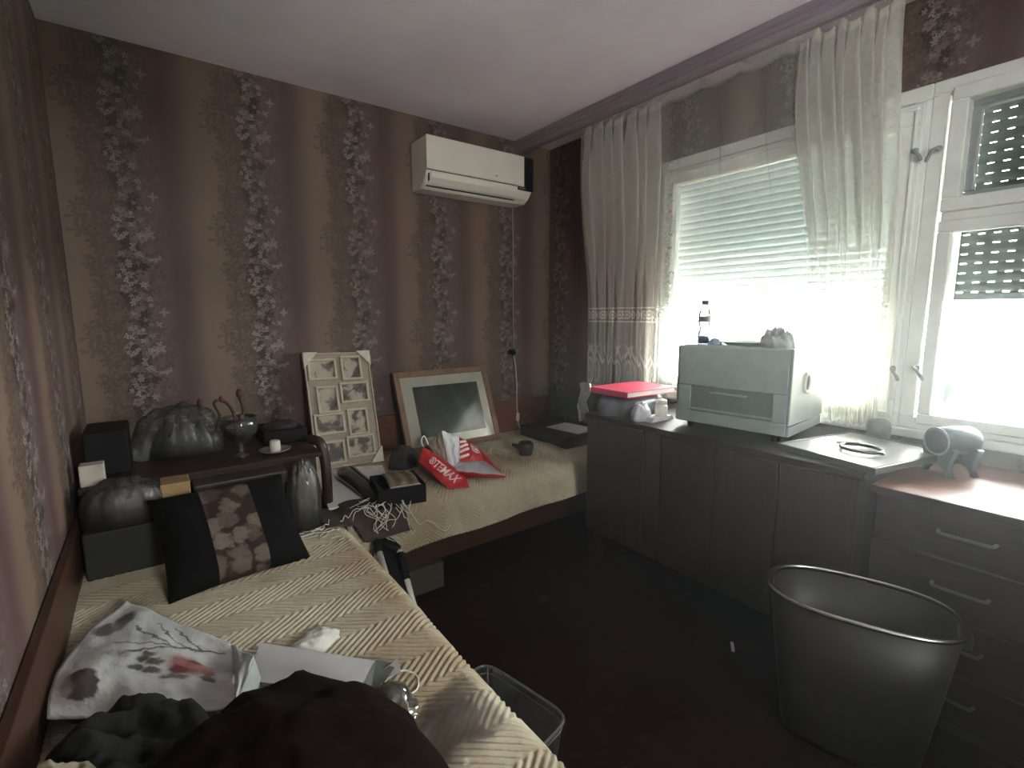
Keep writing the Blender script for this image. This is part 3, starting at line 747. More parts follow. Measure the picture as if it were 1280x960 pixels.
# ------------------------------------------------------------------ left pile on the sideboard
pb = onz(735, 516, SBZ)
fold = thing('red_folder', 'pinkish red box folder on top of the pile at the sideboard end', 'folder', (2.04, 1.70, .925))
RZ = -.03
RM = Matrix.Translation((2.055, 1.705, .915)) @ Matrix.Rotation(RZ, 4, 'Z')
m_red = pbr('pink_red_card', (.62, .045, .10), .42, var=.06, scale=8)
bm = B(); box(bm, -.19, .19, -.135, .135, .026, .030, RM, .001); box(bm, -.19, .19, -.135, .135, 0, .004, RM, .001); box(bm, -.19, -.186, -.135, .135, 0, .03, RM, .001); link('cover', bm, m_red, fold)
bm = B(); box(bm, -.182, .18, -.128, .128, .0045, .0255, RM); link('pages', bm, M_PAPER, fold)
m_gbag = clear('grey_bag_film', (.35, .36, .38), .25, .35, .06, .6, 20)
heap('grey_plastic_bag', (2.045, 1.715, SBZ), .205, .135, .104, 21, pbr('dark_grey_bag', (.13, .13, .15), .35, bump=.2), 'dark grey plastic bag under the red folder', 'bag', RZ, .06, 64, 18, 0, 4, .16)
heap('crumpled_paper', (1.93, 1.545, SBZ), .075, .045, .075, 23, pbr('white_lilac_paper', (.62, .60, .68), .6, bump=.15), 'crumpled white paper at the front under the red folder', 'paper', .3, .25, 56, 16, 0, 4, .4)
bm = B()
for i in range(5): box(bm, 1.90+.004*i, 2.07-.003*i, 1.445, 1.50+.003*i, SBZ+.004*i, SBZ+.004*i+.0032, Matrix.Translation((0, .01, 0)))
tag(link('paper_stack', bm, M_PAPER), 'small stack of white papers under the white jar', 'papers')
jp = Vector((2.0, 1.478, SBZ+.0195))
jr = thing('white_jar', 'white plastic jar with a lid between the red folder and the grey box', 'jar', jp)
bm = B(); lathe(bm, [(.028, 0), (.030, .004), (.030, .048), (.025, .058)], 20, Matrix.Translation(jp)); link('body', bm, M_WHITEPL, jr, True)
bm = B(); lathe(bm, [(.026, .058), (.026, .078), (.022, .082)], 20, Matrix.Translation(jp)); link('lid', bm, M_WHITEPL, jr, True)
hb = B(); 
def hbag(u, v):
    p = Vector((1.842+.012*math.sin(v*9)+.02*(1-v), 1.868+.018*math.sin(u*7+v*5), lerp(.955, .76, v)))
    a = 2*PI*u; r = .022*math.sin(PI*min(1, v*.9+.1))**.6+.004
    return p+Vector((math.cos(a)*r*1.1, math.sin(a)*r*1.5, .01*math.sin(a*3+v*8)))
grid(24, 20, hbag, 'hanging_bag', clear('pale_bag_film', (.6, .6, .62), .3, .35, .06, .5, 25))
tag(bpy.data.objects['hanging_bag'], 'pale twisted plastic bag hanging off the left end of the sideboard', 'bag')

# ------------------------------------------------------------------ beds with quilted zigzag covers
def quilt_mat():
    k = NT('cream_zigzag_quilt'); v = k.coord(); f, _ = k.noise(v, 3.0, 4, .6, .8); g, _ = k.noise(v, 120, 2); h, _ = k.noise(v, 1.3, 3, .5)
    c = k.ramp(f, [(.35, (.42, .35, .25)), (.55, (.56, .48, .36)), (.7, (.62, .54, .42))])
    c = k.mix(h.smooth(.52, .64)*.7, c, (.27, .17, .085))
    c = k.mix(f.smooth(.38, .26)*.7, c, (.20, .11, .06))
    k.col(k.mix(g*.25, c, (.45, .40, .32))); k.p.inputs['Roughness'].default_value = .85; k.p.inputs['Specular IOR Level'].default_value = .2
    k.p.inputs['Sheen Weight'].default_value = .1
    k.bump(g, .25, .003); return k.m
M_QUILT = quilt_mat()
def tri(t): t = t % 1; return abs(2*t-1)*2-1
def zig(along, across):
    lam, A, st = .19, .062, .026
    p = (across+A*tri(along/lam))/st
    return abs(math.sin(PI*p))**.55
BZ = .47
bed1 = thing('bed', 'bed with a cream zigzag quilt along the left wall, nearest the camera', 'bed', (.15, .6, 0), 'beds')
def q1(u, v):
    y = lerp(2.13, -.35, u)
    L1 = .80; L2 = .07; L3 = .14; s = v*(L1+L2+L3); xe = .555+.006*math.sin(y*5)
    zz = zig(y, s)*.011; und = .006*fbm(s, y, 0, 3.)
    edge = sstep(2.13, 2.07, y)
    if s < L1-.02: return (xe-L1+s, y, BZ+und+zz*edge)
    if s < L1+L2:
        a = (s-L1+.02)/(L2+.02)*PI/2; return (xe-.02+.05*math.sin(a)-.0+zz*math.sin(a), y, BZ-.05+.05*math.cos(a)+zz*math.cos(a)+und)
    return (xe+.03+.006*math.sin(y*14)+zz, y, BZ-.05-(s-L1-L2)+.012*math.sin(y*9))
grid(590, 236, q1, 'quilt', M_QUILT, bed1, True, .004)
bm = B(); box(bm, -.235, .545, -.34, 2.12, .24, BZ-.012, bev=.02); link('mattress', bm, pbr('mattress_ticking', (.30, .25, .2), .9), bed1)
bm = B(); box(bm, -.235, .55, -.36, 2.12, .12, .24); link('bed_box', bm, M_DWOOD_H, bed1)
for x in (-.2, .5):
    for y in (-.3, 2.05):
        bm = B(); box(bm, x-.03, x+.03, y-.03, y+.03, 0, .12); link('leg', bm, M_DWOOD, bed1)
bm = B(); box(bm, LX+.002, LX+.022, -.4, 2.44, .24, .645, bev=.003); link('headboard', bm, M_PANEL, bed1)

bed2 = thing('bed', 'bed with a cream zigzag quilt along the back wall under the pictures', 'bed', (1.5, 2.45, 0), 'beds')
B2Y = 2.02
def q2(u, v):
    x = lerp(.60, 2.46, u); L1 = .84; L2 = .09; hem = .25+.03*x if x < 1.9 else .307
    drop = BZ-.07-hem; L3 = .18; tot = L1+L2+L3; s = v*tot
    zz = zig(x, s)*.014*sstep(2.3, 1.6, x)+.001; und = .010*fbm(x, s, 2., 2.6)+.012*sstep(1.6, 2.3, x)*fbm(x, s, 5, 5)
    yb = 2.865
    if s < L1-.02: return (x, yb-s, BZ+und+zz)
    if s < L1+L2:
        a = (s-L1+.02)/(L2+.02)*PI/2; R_ = .07
        return (x, yb-L1+.02-R_*math.sin(a)-zz*math.sin(a), BZ-R_+R_*math.cos(a)+zz*math.cos(a)+und*(1-v*.3))
    t = (s-L1-L2)/L3
    return (x, yb-L1-.05-.012*t-.010*math.sin(x*11)*t-zz, BZ-.07-drop*t)
grid(440, 236, q2, 'quilt', M_QUILT, bed2, True, .004)
bm = B(); box(bm, .61, 2.45, B2Y+.02, 2.86, .27, BZ-.014, bev=.02); link('mattress', bm, bpy.data.materials['mattress_ticking'], bed2)
bm = B(); box(bm, .61, 2.45, B2Y+.0, B2Y+.022, .155, .285); box(bm, .61, 2.45, 2.84, 2.865, .155, .285); box(bm, .61, .635, B2Y+.022, 2.84, .155, .285); box(bm, 2.425, 2.45, B2Y+.022, 2.84, .155, .285); box(bm, .635, 2.425, B2Y+.022, 2.84, .24, .262); link('bed_box', bm, M_PANEL, bed2)
for x in (.66, 2.40):
    for y in (B2Y+.05, 2.80):
        bm = B(); box(bm, x-.03, x+.03, y-.03, y+.03, 0, .155); link('leg', bm, M_DWOOD, bed2)
bm = B(); box(bm, .60, 2.462, 2.868, 2.895, .155, .705, bev=.003); link('headboard', bm, wood('reddish_panel', (.11, .038, .024), (.17, .06, .038), .45, (1, 1, 10), 3), bed2)
bm = B(); box(bm, .88, 1.07, 2.02, 2.40, 0, .13, bev=.004); tag(link('storage_box', bm, pbr('grey_brown_card', (.06, .045, .035), .8)), 'dull grey-brown box on the floor under the back bed', 'box')

# raised board with paper and dark cushion at the far end of the back bed
lb = thing('board', 'brown board lying on the far end of the back bed by the window wall', 'board', (2.26, 2.42, BZ))
bm = B(); box(bm, 2.06, 2.462, 2.22, 2.70, BZ+.012, BZ+.085, bev=.004); link('panel', bm, M_DWOOD_H, lb)
bm = B(); box(bm, -.10, .10, -.14, .14, 0, .004, Matrix.Translation((2.27, 2.40, BZ+.086)) @ Matrix.Rotation(.12, 4, 'Z')); tag(link('paper_sheet', bm, M_PAPER), 'white paper sheet on the brown board near the sideboard', 'paper')
def cush(u, v):
    a, b = u*2-1, v*2-1
    return None
def pillow(name, c, sx, sy, th, M3, mat, parent=None, n=28, uv=True, flare=.06):
    """closed cushion in the local xy plane, thickness along local z"""
    vs = []; fs = []; uvs = []
    for side in (1, -1):
        for i in range(n+1):
            for j in range(n+1):
                a, b = i/n*2-1, j/n*2-1
                k = (max(0, 1-a**4)*max(0, 1-b**4))**.5
                cx = a*sx/2*(1-flare*(1-b*b)*abs(a)); cy = b*sy/2*(1-flare*(1-a*a)*abs(b))
                z = side*th/2*k*(1+.12*noise.noise(Vector((a*2, b*2, side*3.))))
                vs.append(Vector(c)+M3 @ Vector((cx, cy, z))); uvs.append((a*.5+.5, b*.5+.5))
    N = (n+1)**2; I = lambda s, i, j: s*N+i*(n+1)+j
    for s in (0, 1):
        for i in range(n):
            for j in range(n):
                q = (I(s, i, j), I(s, i+1, j), I(s, i+1, j+1), I(s, i, j+1)); fs.append(q if s == 0 else q[::-1])
    me = bpy.data.meshes.new(name); me.from_pydata([tuple(v) for v in vs], [], fs)
    ul = me.uv_layers.new(name='UVMap'); ul.data.foreach_set('uv', [q for p in me.polygons for vi in p.vertices for q in uvs[vi]])
    bm = bmesh.new(); bm.from_mesh(me); bmesh.ops.remove_doubles(bm, verts=bm.verts[:], dist=1e-5); bmesh.ops.recalc_face_normals(bm, faces=bm.faces[:]); bm.to_mesh(me); bm.free()
    return linkm(name, me, mat, parent, True)
tag(pillow('cushion', (2.40, 2.56, BZ+.195), .30, .22, .10, Matrix.Rotation(-PI/2, 3, 'Z') @ Matrix.Rotation(PI/2-.12, 3, 'X'), pbr('dark_grey_fabric', (.045, .045, .045), .9)), 'dark grey cushion leaning on the window wall behind the white paper', 'cushion')

# ------------------------------------------------------------------ pictures leaning on the back wall
def lean_matrix(TL, TR, BL):
    """local x right, y up the frame, z toward the room; origin at bottom left"""
    xx = (TR-TL).normalized(); yy = (TL-BL); yy = (yy-xx*yy.dot(xx)).normalized(); zz = xx.cross(yy)
    return Matrix(((xx.x, yy.x, zz.x, BL.x), (xx.y, yy.y, zz.y, BL.y), (xx.z, yy.z, zz.z, BL.z), (0, 0, 0, 1)))
TL = ony(487, 467, 2.855); TR = ony(603, 458, 2.855)
bwid = (TR-TL).length; hgt = .535
tilt = math.asin(.17/hgt)
BL = Vector((TL.x+.015, 2.855-.19, BZ+.022))
PM = lean_matrix(TL, TR, BL)
PH = (TL-BL).length
big = thing('picture_frame', 'large wooden framed dark picture with white mat leaning on the back wall', 'picture frame', (BL+PM.to_3x3() @ Vector((bwid/2, 0, 0))))
bm = B(); fw = .036
for a in ((0, bwid, 0, fw), (0, bwid, PH-fw, PH), (0, fw, fw, PH-fw), (bwid-fw, bwid, fw, PH-fw)): box(bm, a[0], a[1], a[2], a[3], -.012, .014, PM, .003)
link('frame', bm, wood('brown_frame_wood', (.16, .085, .05), (.27, .155, .095), .45, (3, 3, 3), 5), big)
bm = B(); box(bm, fw-.004, bwid-fw+.004, fw-.004, PH-fw+.004, -.008, .003, PM); link('mat', bm, pbr('cream_mat', (.60, .55, .47), .8, var=.04, scale=5), big)
def print_mat():
    k = NT('dark_photo_print'); f, _ = k.noise(k.coord(), 9, 4, .6); k.col(k.ramp(f, [(.4, (.012, .013, .012)), (.75, (.03, .032, .026))])); k.p.inputs['Roughness'].default_value = .3; return k.m
bm = B(); box(bm, .112, bwid-.092, .088, PH-.102, .003, .0045, PM); link('print', bm, print_mat(), big)
bm = B(); box(bm, fw-.003, bwid-fw+.003, fw-.003, PH-fw+.003, .007, .009, PM); link('glass', bm, clear('frame_glass', (.97, .97, .97), .02, 0, .03), big)

TL = ony(379, 443, 2.86); TR = ony(460, 440, 2.86); BL = Vector((.665, 2.68, BZ+.022))
KM = lean_matrix(TL, TR, BL); KW = (TR-TL).length; KH = (TL-BL).length
kol = thing('collage_frame', 'beige eight-picture collage frame leaning on the back wall', 'picture frame', BL+KM.to_3x3() @ Vector((KW/2, 0, 0)))
m_kf = pbr('beige_frame', (.46, .38, .29), .5, var=.08); m_kb = pbr('beige_backing', (.30, .24, .185), .6)
bm = B(); box(bm, .004, KW-.004, .004, KH-.004, 0, .012, KM, .002); link('backing', bm, m_kb, kol)
def photo_mat(seed):
    k = NT('small_photo'); v = k.coord(); f, _ = k.noise(v, 14+seed, 3, .6, .4)
    k.col(k.ramp(f, [(.40, (.06, .05, .045)), (.47, (.14, .11, .09)), (.53, (.38, .32, .26)), (.8, (.46, .40, .33))])); k.p.inputs['Roughness'].default_value = .35; return k.m
pm = [photo_mat(0), photo_mat(3)]
rowh = [.175, .155, .155, .15]; y = KH-.02
lay = []
c1, c2 = .014, KW*.505
tops = KH-.035
for r, (wa, wb, ha, hb_) in enumerate(((.165, .125, .118, .14), (.125, .175, .152, .118), (.175, .125, .118, .152), (.125, .17, .128, .122))):
    yt = tops-r*.153
    lay.append((c1+(.03 if wa < .15 else 0), c1+(.03 if wa < .15 else 0)+wa*.94, yt-ha, yt))
    lay.append((c2+(0.01 if wb < .15 else -.012), c2+(0.01 if wb < .15 else -.012)+wb*.94, yt-hb_+.012, yt+.012))
for i, (a, b, c, d) in enumerate(lay):
    bm = B(); t = .013
    for q in ((a, b, c, c+t), (a, b, d-t, d), (a, a+t, c+t, d-t), (b-t, b, c+t, d-t)): box(bm, q[0], q[1], q[2], q[3], .012, .026, KM, .002, 1)
    o = link('picture_rim', bm, m_kf, kol)
    bm = B(); box(bm, a+t-.002, b-t+.002, c+t-.002, d-t+.002, .0125, .015, KM); link('photo', bm, pm[i % 2], o)
bm = B()
for a, b in ((0, .008), (KW-.008, KW)): box(bm, a, b, 0, KH, 0, .02, KM, .002, 1)
for c, d in ((0, .008), (KH-.008, KH)): box(bm, .008, KW-.008, c, d, 0, .02, KM, .002, 1)
link('rim', bm, m_kf, kol)
for cx, cy, sx, sy in ((0, KH, 1, -1), (KW, KH, -1, -1), (KW, 0, -1, 1)):
    bm = B(); e = .004
    pts = [(cx-sx*e, cy-sy*e), (cx+sx*.075, cy-sy*e), (cx-sx*e, cy+sy*.085)]
    prism(bm, pts, -.004, .030, 'z'); bm.transform(KM); link('corner_protector', bm, pbr('pale_card', (.55, .49, .41), .8), kol)

# ------------------------------------------------------------------ things on the back bed
zb = BZ+.014
def slab(name, pts, z0, z1, mat, parent=None):
    bm = B(); prism(bm, [(p.x, p.y) for p in pts], z0, z1, 'z'); return link(name, bm, mat, parent)
wb = [onz(x, y, zb+.004) for x, y in ((393, 588), (402, 612), (411, 637), (450, 631), (492, 618), (478, 582))]
tag(slab('white_board', wb, zb, zb+.008, pbr('white_sheet', (.90, .88, .85), .5, var=.03)), 'white flat board lying on the back bed before the collage frame', 'board')
# folder card at right of the board
sp_ = [onz(x, y, zb+.01) for x, y in ((455, 592), (466, 612), (492, 582), (482, 572))]
# long black curved object
bs = thing('black_shoe', 'long black curved shoe-like object lying on the white board', 'shoe', onz(455, 610, zb))
def shoe(u, v):
    p = [onz(430, 592, zb+.008), onz(438, 603, zb+.008), onz(455, 615, zb+.008), onz(478, 630, zb+.008)]
    c = smooth_path(p, 10); i = min(int(v*(len(c)-1)), len(c)-2); q = c[i].lerp(c[i+1], v*(len(c)-1)-i)
    t = (c[-1]-c[0]); t.z = 0; t.normalize(); s = Vector((-t.y, t.x, 0)); a = 2*PI*u
    e = (math.sin(PI*(v*.94+.03)))**.45; wdt = (.060+.012*math.cos(v*6))*e; h = (.075-.03*v)*e
    return q+s*(math.cos(a)*wdt*(1 if math.cos(a) > 0 else .95))+Vector((0, 0, h*.5+h*.5*math.sin(a)))
grid(32, 30, shoe, 'upper', M_BLACKGLOSS, bs, True)
def shoe2(u, v):
    p = Vector(shoe(.02+.16*u*(1 if True else 0), .06+.9*v)); return p+Vector((.004, -.002, .004))
grid(6, 26, shoe2, 'side_band', pbr('slate_grey_rubber', (.075, .08, .075), .45), bs, True, .003)
# open black box
bx = thing('black_box', 'black open box with a worn pale flap on the back bed beside the shoe', 'box', onz(500, 620, zb))
q = [onz(474, 637, zb), onz(533, 627, zb), onz(520, 590, zb), onz(474, 600, zb)]
e1 = (q[1]-q[0]); e1.z = 0; bl = e1.length; e1.normalize(); e2 = Vector((-e1.y, e1.x, 0)); bw = .22
BM_ = Matrix(((e1.x, e2.x, 0, q[0].x), (e1.y, e2.y, 0, q[0].y), (0, 0, 1, zb), (0, 0, 0, 1)))
bm = B(); h = .085
for a in ((0, bl, 0, .006), (0, bl, bw-.006, bw), (0, .006, .006, bw-.006), (bl-.006, bl, .006, bw-.006)): box(bm, a[0], a[1], a[2], a[3], 0, h, BM_)
box(bm, .006, bl-.006, .006, bw-.006, 0, .006, BM_); link('tray', bm, M_BLACK, bx)
def flap(u, v):
    return BM_ @ Vector((lerp(.05, bl*.88, u), lerp(.004, bw-.01, v), h+.004+.012*math.sin(v*PI)+.003*math.sin(u*17)))
grid(20, 10, flap, 'flap', pbr('worn_brown_card', (.17, .125, .085), .85, var=.4, scale=25), bx, True, .003)
def fe(u, v): return BM_ @ Vector((lerp(.05, bl*.88, u)+.002*math.sin(v*40), -.002-.004*v, h+.001+.007*v+.003*noise.noise(Vector((u*30, v*4, 0)))))
grid(40, 3, fe, 'frayed_edge', pbr('pale_frayed_card', (.50, .42, .31), .9), bx, True, .002)
# dark fuzzy ball
heap('dark_wool_hat', onz(505, 583, zb), .085, .075, .12, 31, pbr('charcoal_wool', (.04, .034, .032), .95, bump=.4, scale=90), 'dark grey woolly bundle on the back bed left of the red bag', 'hat', 0, .07, 56, 18, 0, 3, .5)

# red and white carrier bags
def text_mesh(s, size):
    c = bpy.data.curves.new('t', 'FONT'); c.body = s; c.size = size; c.resolution_u = 2; c.offset = size*.015
    o = bpy.data.objects.new('t', c); COL.objects.link(o)
    dg = bpy.context.evaluated_depsgraph_get(); me = bpy.data.meshes.new_from_object(o.evaluated_get(dg))
    bpy.data.objects.remove(o); bpy.data.curves.remove(c); return me
m_bred = pbr('red_bag_film', (.55, .028, .035), .28, var=.18, scale=14, bump=.25)
m_bwht = pbr('white_bag_film', (.74, .74, .76), .3, var=.05, scale=10, bump=.25)
m_print = pbr('white_bag_print', (.85, .72, .72), .4, var=.03)
def quadsurf(P00, P10, P11, P01, bulge, seed, wr=.006):
    nrm = (P10-P00).cross(P01-P00).normalized()
    def fn(u, v):
        p = P00.lerp(P10, u).lerp(P01.lerp(P11, u), v)
        k = math.sin(PI*u)*math.sin(PI*v)
        return p+nrm*(bulge*k+wr*fbm(u*4+seed, v*3, seed, 1, 3)*min(1, 4*u, 4*(1-u)+.2))
    return fn, nrm
def decal_mesh(me, fn, u0, v0, su, sv, name, mat, parent, lift=.0025):
    for vt in me.vertices:
        u, v = u0+vt.co.x*su, v0+vt.co.y*sv
        p = Vector(fn(u, v)); n = (Vector(fn(u+.01, v))-p).cross(Vector(fn(u, v+.01))-p).normalized()
        vt.co = p+n*lift
    return linkm(name, me, mat, parent)
# bag 1: long red bag sloping from the box down to the quilt
b1 = thing('carrier_bag', 'long red carrier bag with white lettering sloping off the black box', 'bag', onz(560, 600, zb))
a0 = ony(523, 577, 2.22); a1 = onz(560, 611, zb+.006); a2 = onz(587, 609, zb+.01); a3 = ony(529, 558, 2.24)
mid = onz(583, 598, zb+.035)
fn1, n1 = quadsurf(a0, a1, mid, a3, .012, 3., .008)
grid(40, 16, fn1, 'front', m_bred, b1, True, .003)
fn1b, _ = quadsurf(a3, mid, mid+Vector((.06, .10, -.03)), a3+Vector((.07, .10, -.06)), .01, 5., .008)
grid(30, 10, fn1b, 'top_fold', m_bred, b1, True, .003)
fn1c, _ = quadsurf(a1, a2, mid, mid+Vector((-.01, .01, 0)), 0, 5., .003)
grid(10, 6, fn1c, 'end_fold', m_bred, b1, True, .003)
bm = B(); tube(bm, smooth_path([a3, a3+Vector((-.01, 0, .03)), a3+Vector((.012, .01, .05)), a3+Vector((.04, .02, .0))], 5), .004, 6); link('handle_loop', bm, m_bwht, b1, True)
me = text_mesh('\u00aeTEMAX', 1.0); xs = [v.co.x for v in me.vertices]; wd = max(xs)
decal_mesh(me, fn1, .25, .40, .72/wd, .66, 'lettering', m_print, b1)
# bag 2: white and red bag behind it
b2 = thing('carrier_bag', 'crumpled white and red carrier bag with white stripes on the back bed', 'bag', onz(590, 595, zb))
pk = ony(552, 538, 2.33); p_lb = onz(561, 592, zb+.01); p_c = ony(574, 546, 2.33); p_cb = onz(566, 583, zb+.03)
p_rt = ony(594, 556, 2.30); p_e = onz(632, 597, zb+.012); p_e2 = onz(622, 583, zb+.03); p_b = onz(600, 600, zb+.008)
f1, _ = quadsurf(ony(562, 590, 2.13), ony(575, 577, 2.15), p_c, pk, .015, 7., .014); grid(20, 20, f1, 'white_side', m_bwht, b2, True, .002)
f2, _ = quadsurf(ony(575, 577, 2.15), ony(606, 577, 2.16), p_rt, p_c, .02, 8., .012); grid(24, 20, f2, 'red_side', m_bred, b2, True, .002)
f3, _ = quadsurf(ony(562, 588, 2.12), p_e+Vector((0, 0, .012)), ony(606, 576, 2.165), ony(574, 577, 2.15), .018, 9., .014)
grid(34, 16, f3, 'lower_side', pbr('grey_lilac_film', (.42, .39, .41), .3, var=.15, bump=.3), b2, True, .002)
f4, _ = quadsurf(onz(564, 595, zb+.002), p_e, p_e+Vector((0, 0, .010)), ony(562, 588, 2.125), .012, 10., .008); grid(30, 8, f4, 'base_side', m_bred, b2, True, .002)
f5, _ = quadsurf(ony(606, 577, 2.16), p_e+Vector((0, 0, .012)), p_e+Vector((.04, .16, .0)), p_rt+Vector((.05, .06, -.02)), .012, 11., .01); grid(20, 14, f5, 'back_side', m_bred, b2, True, .002)
f6, _ = quadsurf(ony(535, 556, 2.38), ony(560, 590, 2.14), pk, ony(541, 548, 2.38), .0, 12., .012); grid(16, 14, f6, 'inner_side', pbr('beige_bag_inside', (.42, .37, .31), .5), b2, True, .002)
bm = B()
for i in range(4):
    pts = [Vector(f2(.0+.34*t, .15+.2*i+.10*t))+Vector((-.002, -.005, .002)) for t in [j/8 for j in range(9)]]
    tube(bm, pts, .0085, 5)
link('stripe_print', bm, m_print, b2)
me = text_mesh('@', 1.0); decal_mesh(me, f2, .45, .45, .5, .5, 'emblem', m_print, b2)
# small dark cup
cp = onz(657, 570, zb)
cu = thing('cup', 'small dark brown cup with a spout on the back bed right of the bags', 'cup', cp)
bm = B(); lathe(bm, [(.034, 0), (.036, .004), (.040, .03), (.048, .055), (.047, .075), (.036, .088), (.030, .086), (.04, .07), (.033, .02), (.001, .012)], 24, Matrix.Translation(cp)); link('body', bm, pbr('dark_brown_clay', (.035, .024, .017), .5), cu, True)
bm = B(); tube(bm, [cp+Vector((-.038, .02, .055)), cp+Vector((-.058, .03, .070)), cp+Vector((-.072, .036, .076))], [.014, .011, .009], 10); link('spout', bm, bpy.data.materials['dark_brown_clay'], cu, True)

# ------------------------------------------------------------------ corner chest and its clutter
ch = thing('corner_chest', 'dark wooden chest in the left back corner behind the pillow', 'chest', (.16, 2.52, 0))
CTZ = .74
bm = B(); box(bm, -.235, .54, 2.17, 2.86, .05, CTZ-.02); link('carcass', bm, M_DWOOD, ch)
bm = B(); box(bm, -.238, .56, 2.15, 2.88, CTZ-.02, CTZ, bev=.003); link('top', bm, M_DWOOD_H, ch)
bm = B(); box(bm, -.22, .52, 2.2, 2.84, 0, .05); link('plinth', bm, M_DWOOD, ch)
for a, b in ((-.23, .15), (.156, .535)):
    bm = B(); box(bm, a, b, 2.155, 2.17, .07, CTZ-.03, bev=.002); link('door', bm, M_DWOOD, ch)
# curved dark arm piece beside the collage frame
bm = B(); tube(bm, smooth_path([(.588, 2.20, .487), (.586, 2.19, .60), (.584, 2.20, .70), (.572, 2.22, .765), (.545, 2.27, .775)], 6), [.022]*25, 10)
tag(link('curved_arm', bm, M_DWOOD, None, True), 'dark curved wooden arm at the right end of the corner chest', 'wooden arm')
bm = B(); box(bm, -.225, -.095, 2.30, 2.52, CTZ, CTZ+.165, bev=.006); tag(link('void_block', bm, M_BLACK), 'black block filling a dark void on the corner chest against the left wall', 'case')  # black block put where only a dark void shows
bm = B(); box(bm, -.232, -.165, 2.18, 2.235, CTZ, CTZ+.075, bev=.003); tag(link('small_carton', bm, pbr('pale_carton', (.45, .40, .34), .8)), 'small pale carton on the left front edge of the corner chest', 'carton')
def bundle(name, c, rx, ry, h, seed, label, mat=M_WRAP, folds=.35, prof=.4, rot=0, sc=3.5):
    t = thing(name, label, 'bundle', c)
    heap('wrap', c, rx, ry, h, seed, mat, None, None, rot, folds, 72, 22, 0, sc, prof, t)
    return t
bu = bundle('wrapped_bouquet', (.075, 2.50, CTZ+.001), .165, .11, .20, 41, 'bouquet of dark dried stems in crinkled clear wrap on the corner chest', folds=.22, prof=.42, sc=2.1)
rnd = random.Random(5)
heap('stems', (.075, 2.50, CTZ+.001), .12, .08, .12, 43, pbr('dark_dried_leaves', (.05, .045, .035), .9, var=.5, bump=.5), None, None, 0, .6, 48, 14, 0, 5, .5, bu)
vs = thing('glass_vase', 'round glass goblet vase holding dark curled twigs on the corner chest', 'vase', (.275, 2.30, CTZ))
T = Matrix.Translation((.275, 2.30, CTZ))
bm = B(); lathe(bm, [(.045, .001), (.045, .005), (.010, .012), (.009, .05), (.035, .065), (.066, .10), (.074, .135), (.068, .165), (.064, .166), (.070, .135), (.062, .102), (.03, .07)], 28, T, False); link('bowl', bm, clear('vase_glass', (.80, .80, .79), .06, .05, .10), vs, True)
m_twig = pbr('dark_twig', (.035, .018, .012), .7)
def twig(pts, r, mat, name): bm = B(); tube(bm, smooth_path(pts, 6), r, 8); return link(name, bm, mat, vs, True)
b0 = Vector((.275, 2.30, CTZ+.12))
for px in ([(232+40, 540), (275, 520), (268, 505), (272, 500)], [(296, 542), (293, 520), (285, 505), (276, 501)], [(302, 530), (304, 512), (300, 498), (298, 488)]):
    pts = [b0+Vector((rnd.uniform(-.02, .02), 0, 0))]+[ony(x, y, 2.30) for x, y in px]
    twig(pts, .006, m_twig, 'twig')
for x, y, r in ((299, 492, .016), (301, 522, .014), (250, 504, .014), (276, 499, .010)):
    bm = B(); bmesh.ops.create_icosphere(bm, subdivisions=2, radius=r, matrix=Matrix.Translation(ony(x, y, 2.30)) @ Matrix.Diagonal((.8, .8, 1.3, 1)))
    link('bud', bm, pbr('rust_bud', (.07, .02, .012), .6), vs, True)
bm = B()
for x, y in ((255, 513), (262, 517), (269, 522), (293, 515), (300, 535), (264, 527)):
    bmesh.ops.create_icosphere(bm, subdivisions=1, radius=.004, matrix=Matrix.Translation(ony(x, y, 2.29)))
link('glass_beads', bm, M_METAL, vs, True)['kind'] = 'stuff'
# dish with candle
dc = Vector((.40, 2.27, CTZ+.0))
bm = B(); lathe(bm, [(.035, 0), (.06, .010), (.064, .016), (.058, .014), (.03, .004)], 28, Matrix.Translation(dc)); tag(link('saucer', bm, pbr('grey_saucer', (.22, .2, .19), .25), None, True), 'small saucer under a white candle on the corner chest', 'saucer')
bm = B(); lathe(bm, [(.021, .0045), (.022, .006), (.021, .048), (.016, .052), (.004, .047)], 20, Matrix.Translation(dc)); tag(link('candle', bm, pbr('white_wax', (.62, .58, .52), .5), None, True), 'short white candle standing on the saucer on the corner chest', 'candle')
bm = B(); box(bm, .38, .56, 2.40, 2.62, CTZ, CTZ+.062, bev=.005); bb = tag(link('black_box', bm, M_BLACK), 'flat black box at the right back of the corner chest', 'box')
heap('clear_bag', (.47, 2.50, CTZ+.062), .08, .07, .03, 47, M_WRAP, 'clear crinkled bag on the flat black box of the corner chest', 'bag')
# front of chest: things heaped on the bed behind the pillow
bm = B(); box(bm, -.225, -.02, 1.99, 2.14, BZ+.008, BZ+.165, bev=.006); tag(link('grey_box', bm, pbr('dull_grey_card', (.022, .019, .016), .7)), 'dull dark grey box on the near bed under the wrapped bundle', 'box')
wbn = bundle('wrapped_bundle', (-.115, 2.06, BZ+.166), .115, .075, .145, 53, 'dark bundle in shiny clear wrap on the grey box by the left wall', folds=.10, prof=.22)
heap('dark_cloth', (-.115, 2.06, BZ+.166), .10, .062, .115, 54, pbr('dark_plum_cloth', (.075, .055, .055), .8, var=.4, scale=12), None, None, 0, .25, 48, 14, 0, 3, .25, wbn)
bm = B(); box(bm, -.012, .075, 2.03, 2.13, BZ+.008, .745, bev=.003); tag(link('cardboard_box', bm, pbr('ochre_cardboard', (.30, .185, .085), .8, var=.25, scale=14)), 'upright ochre cardboard box behind the floral cushion', 'box')
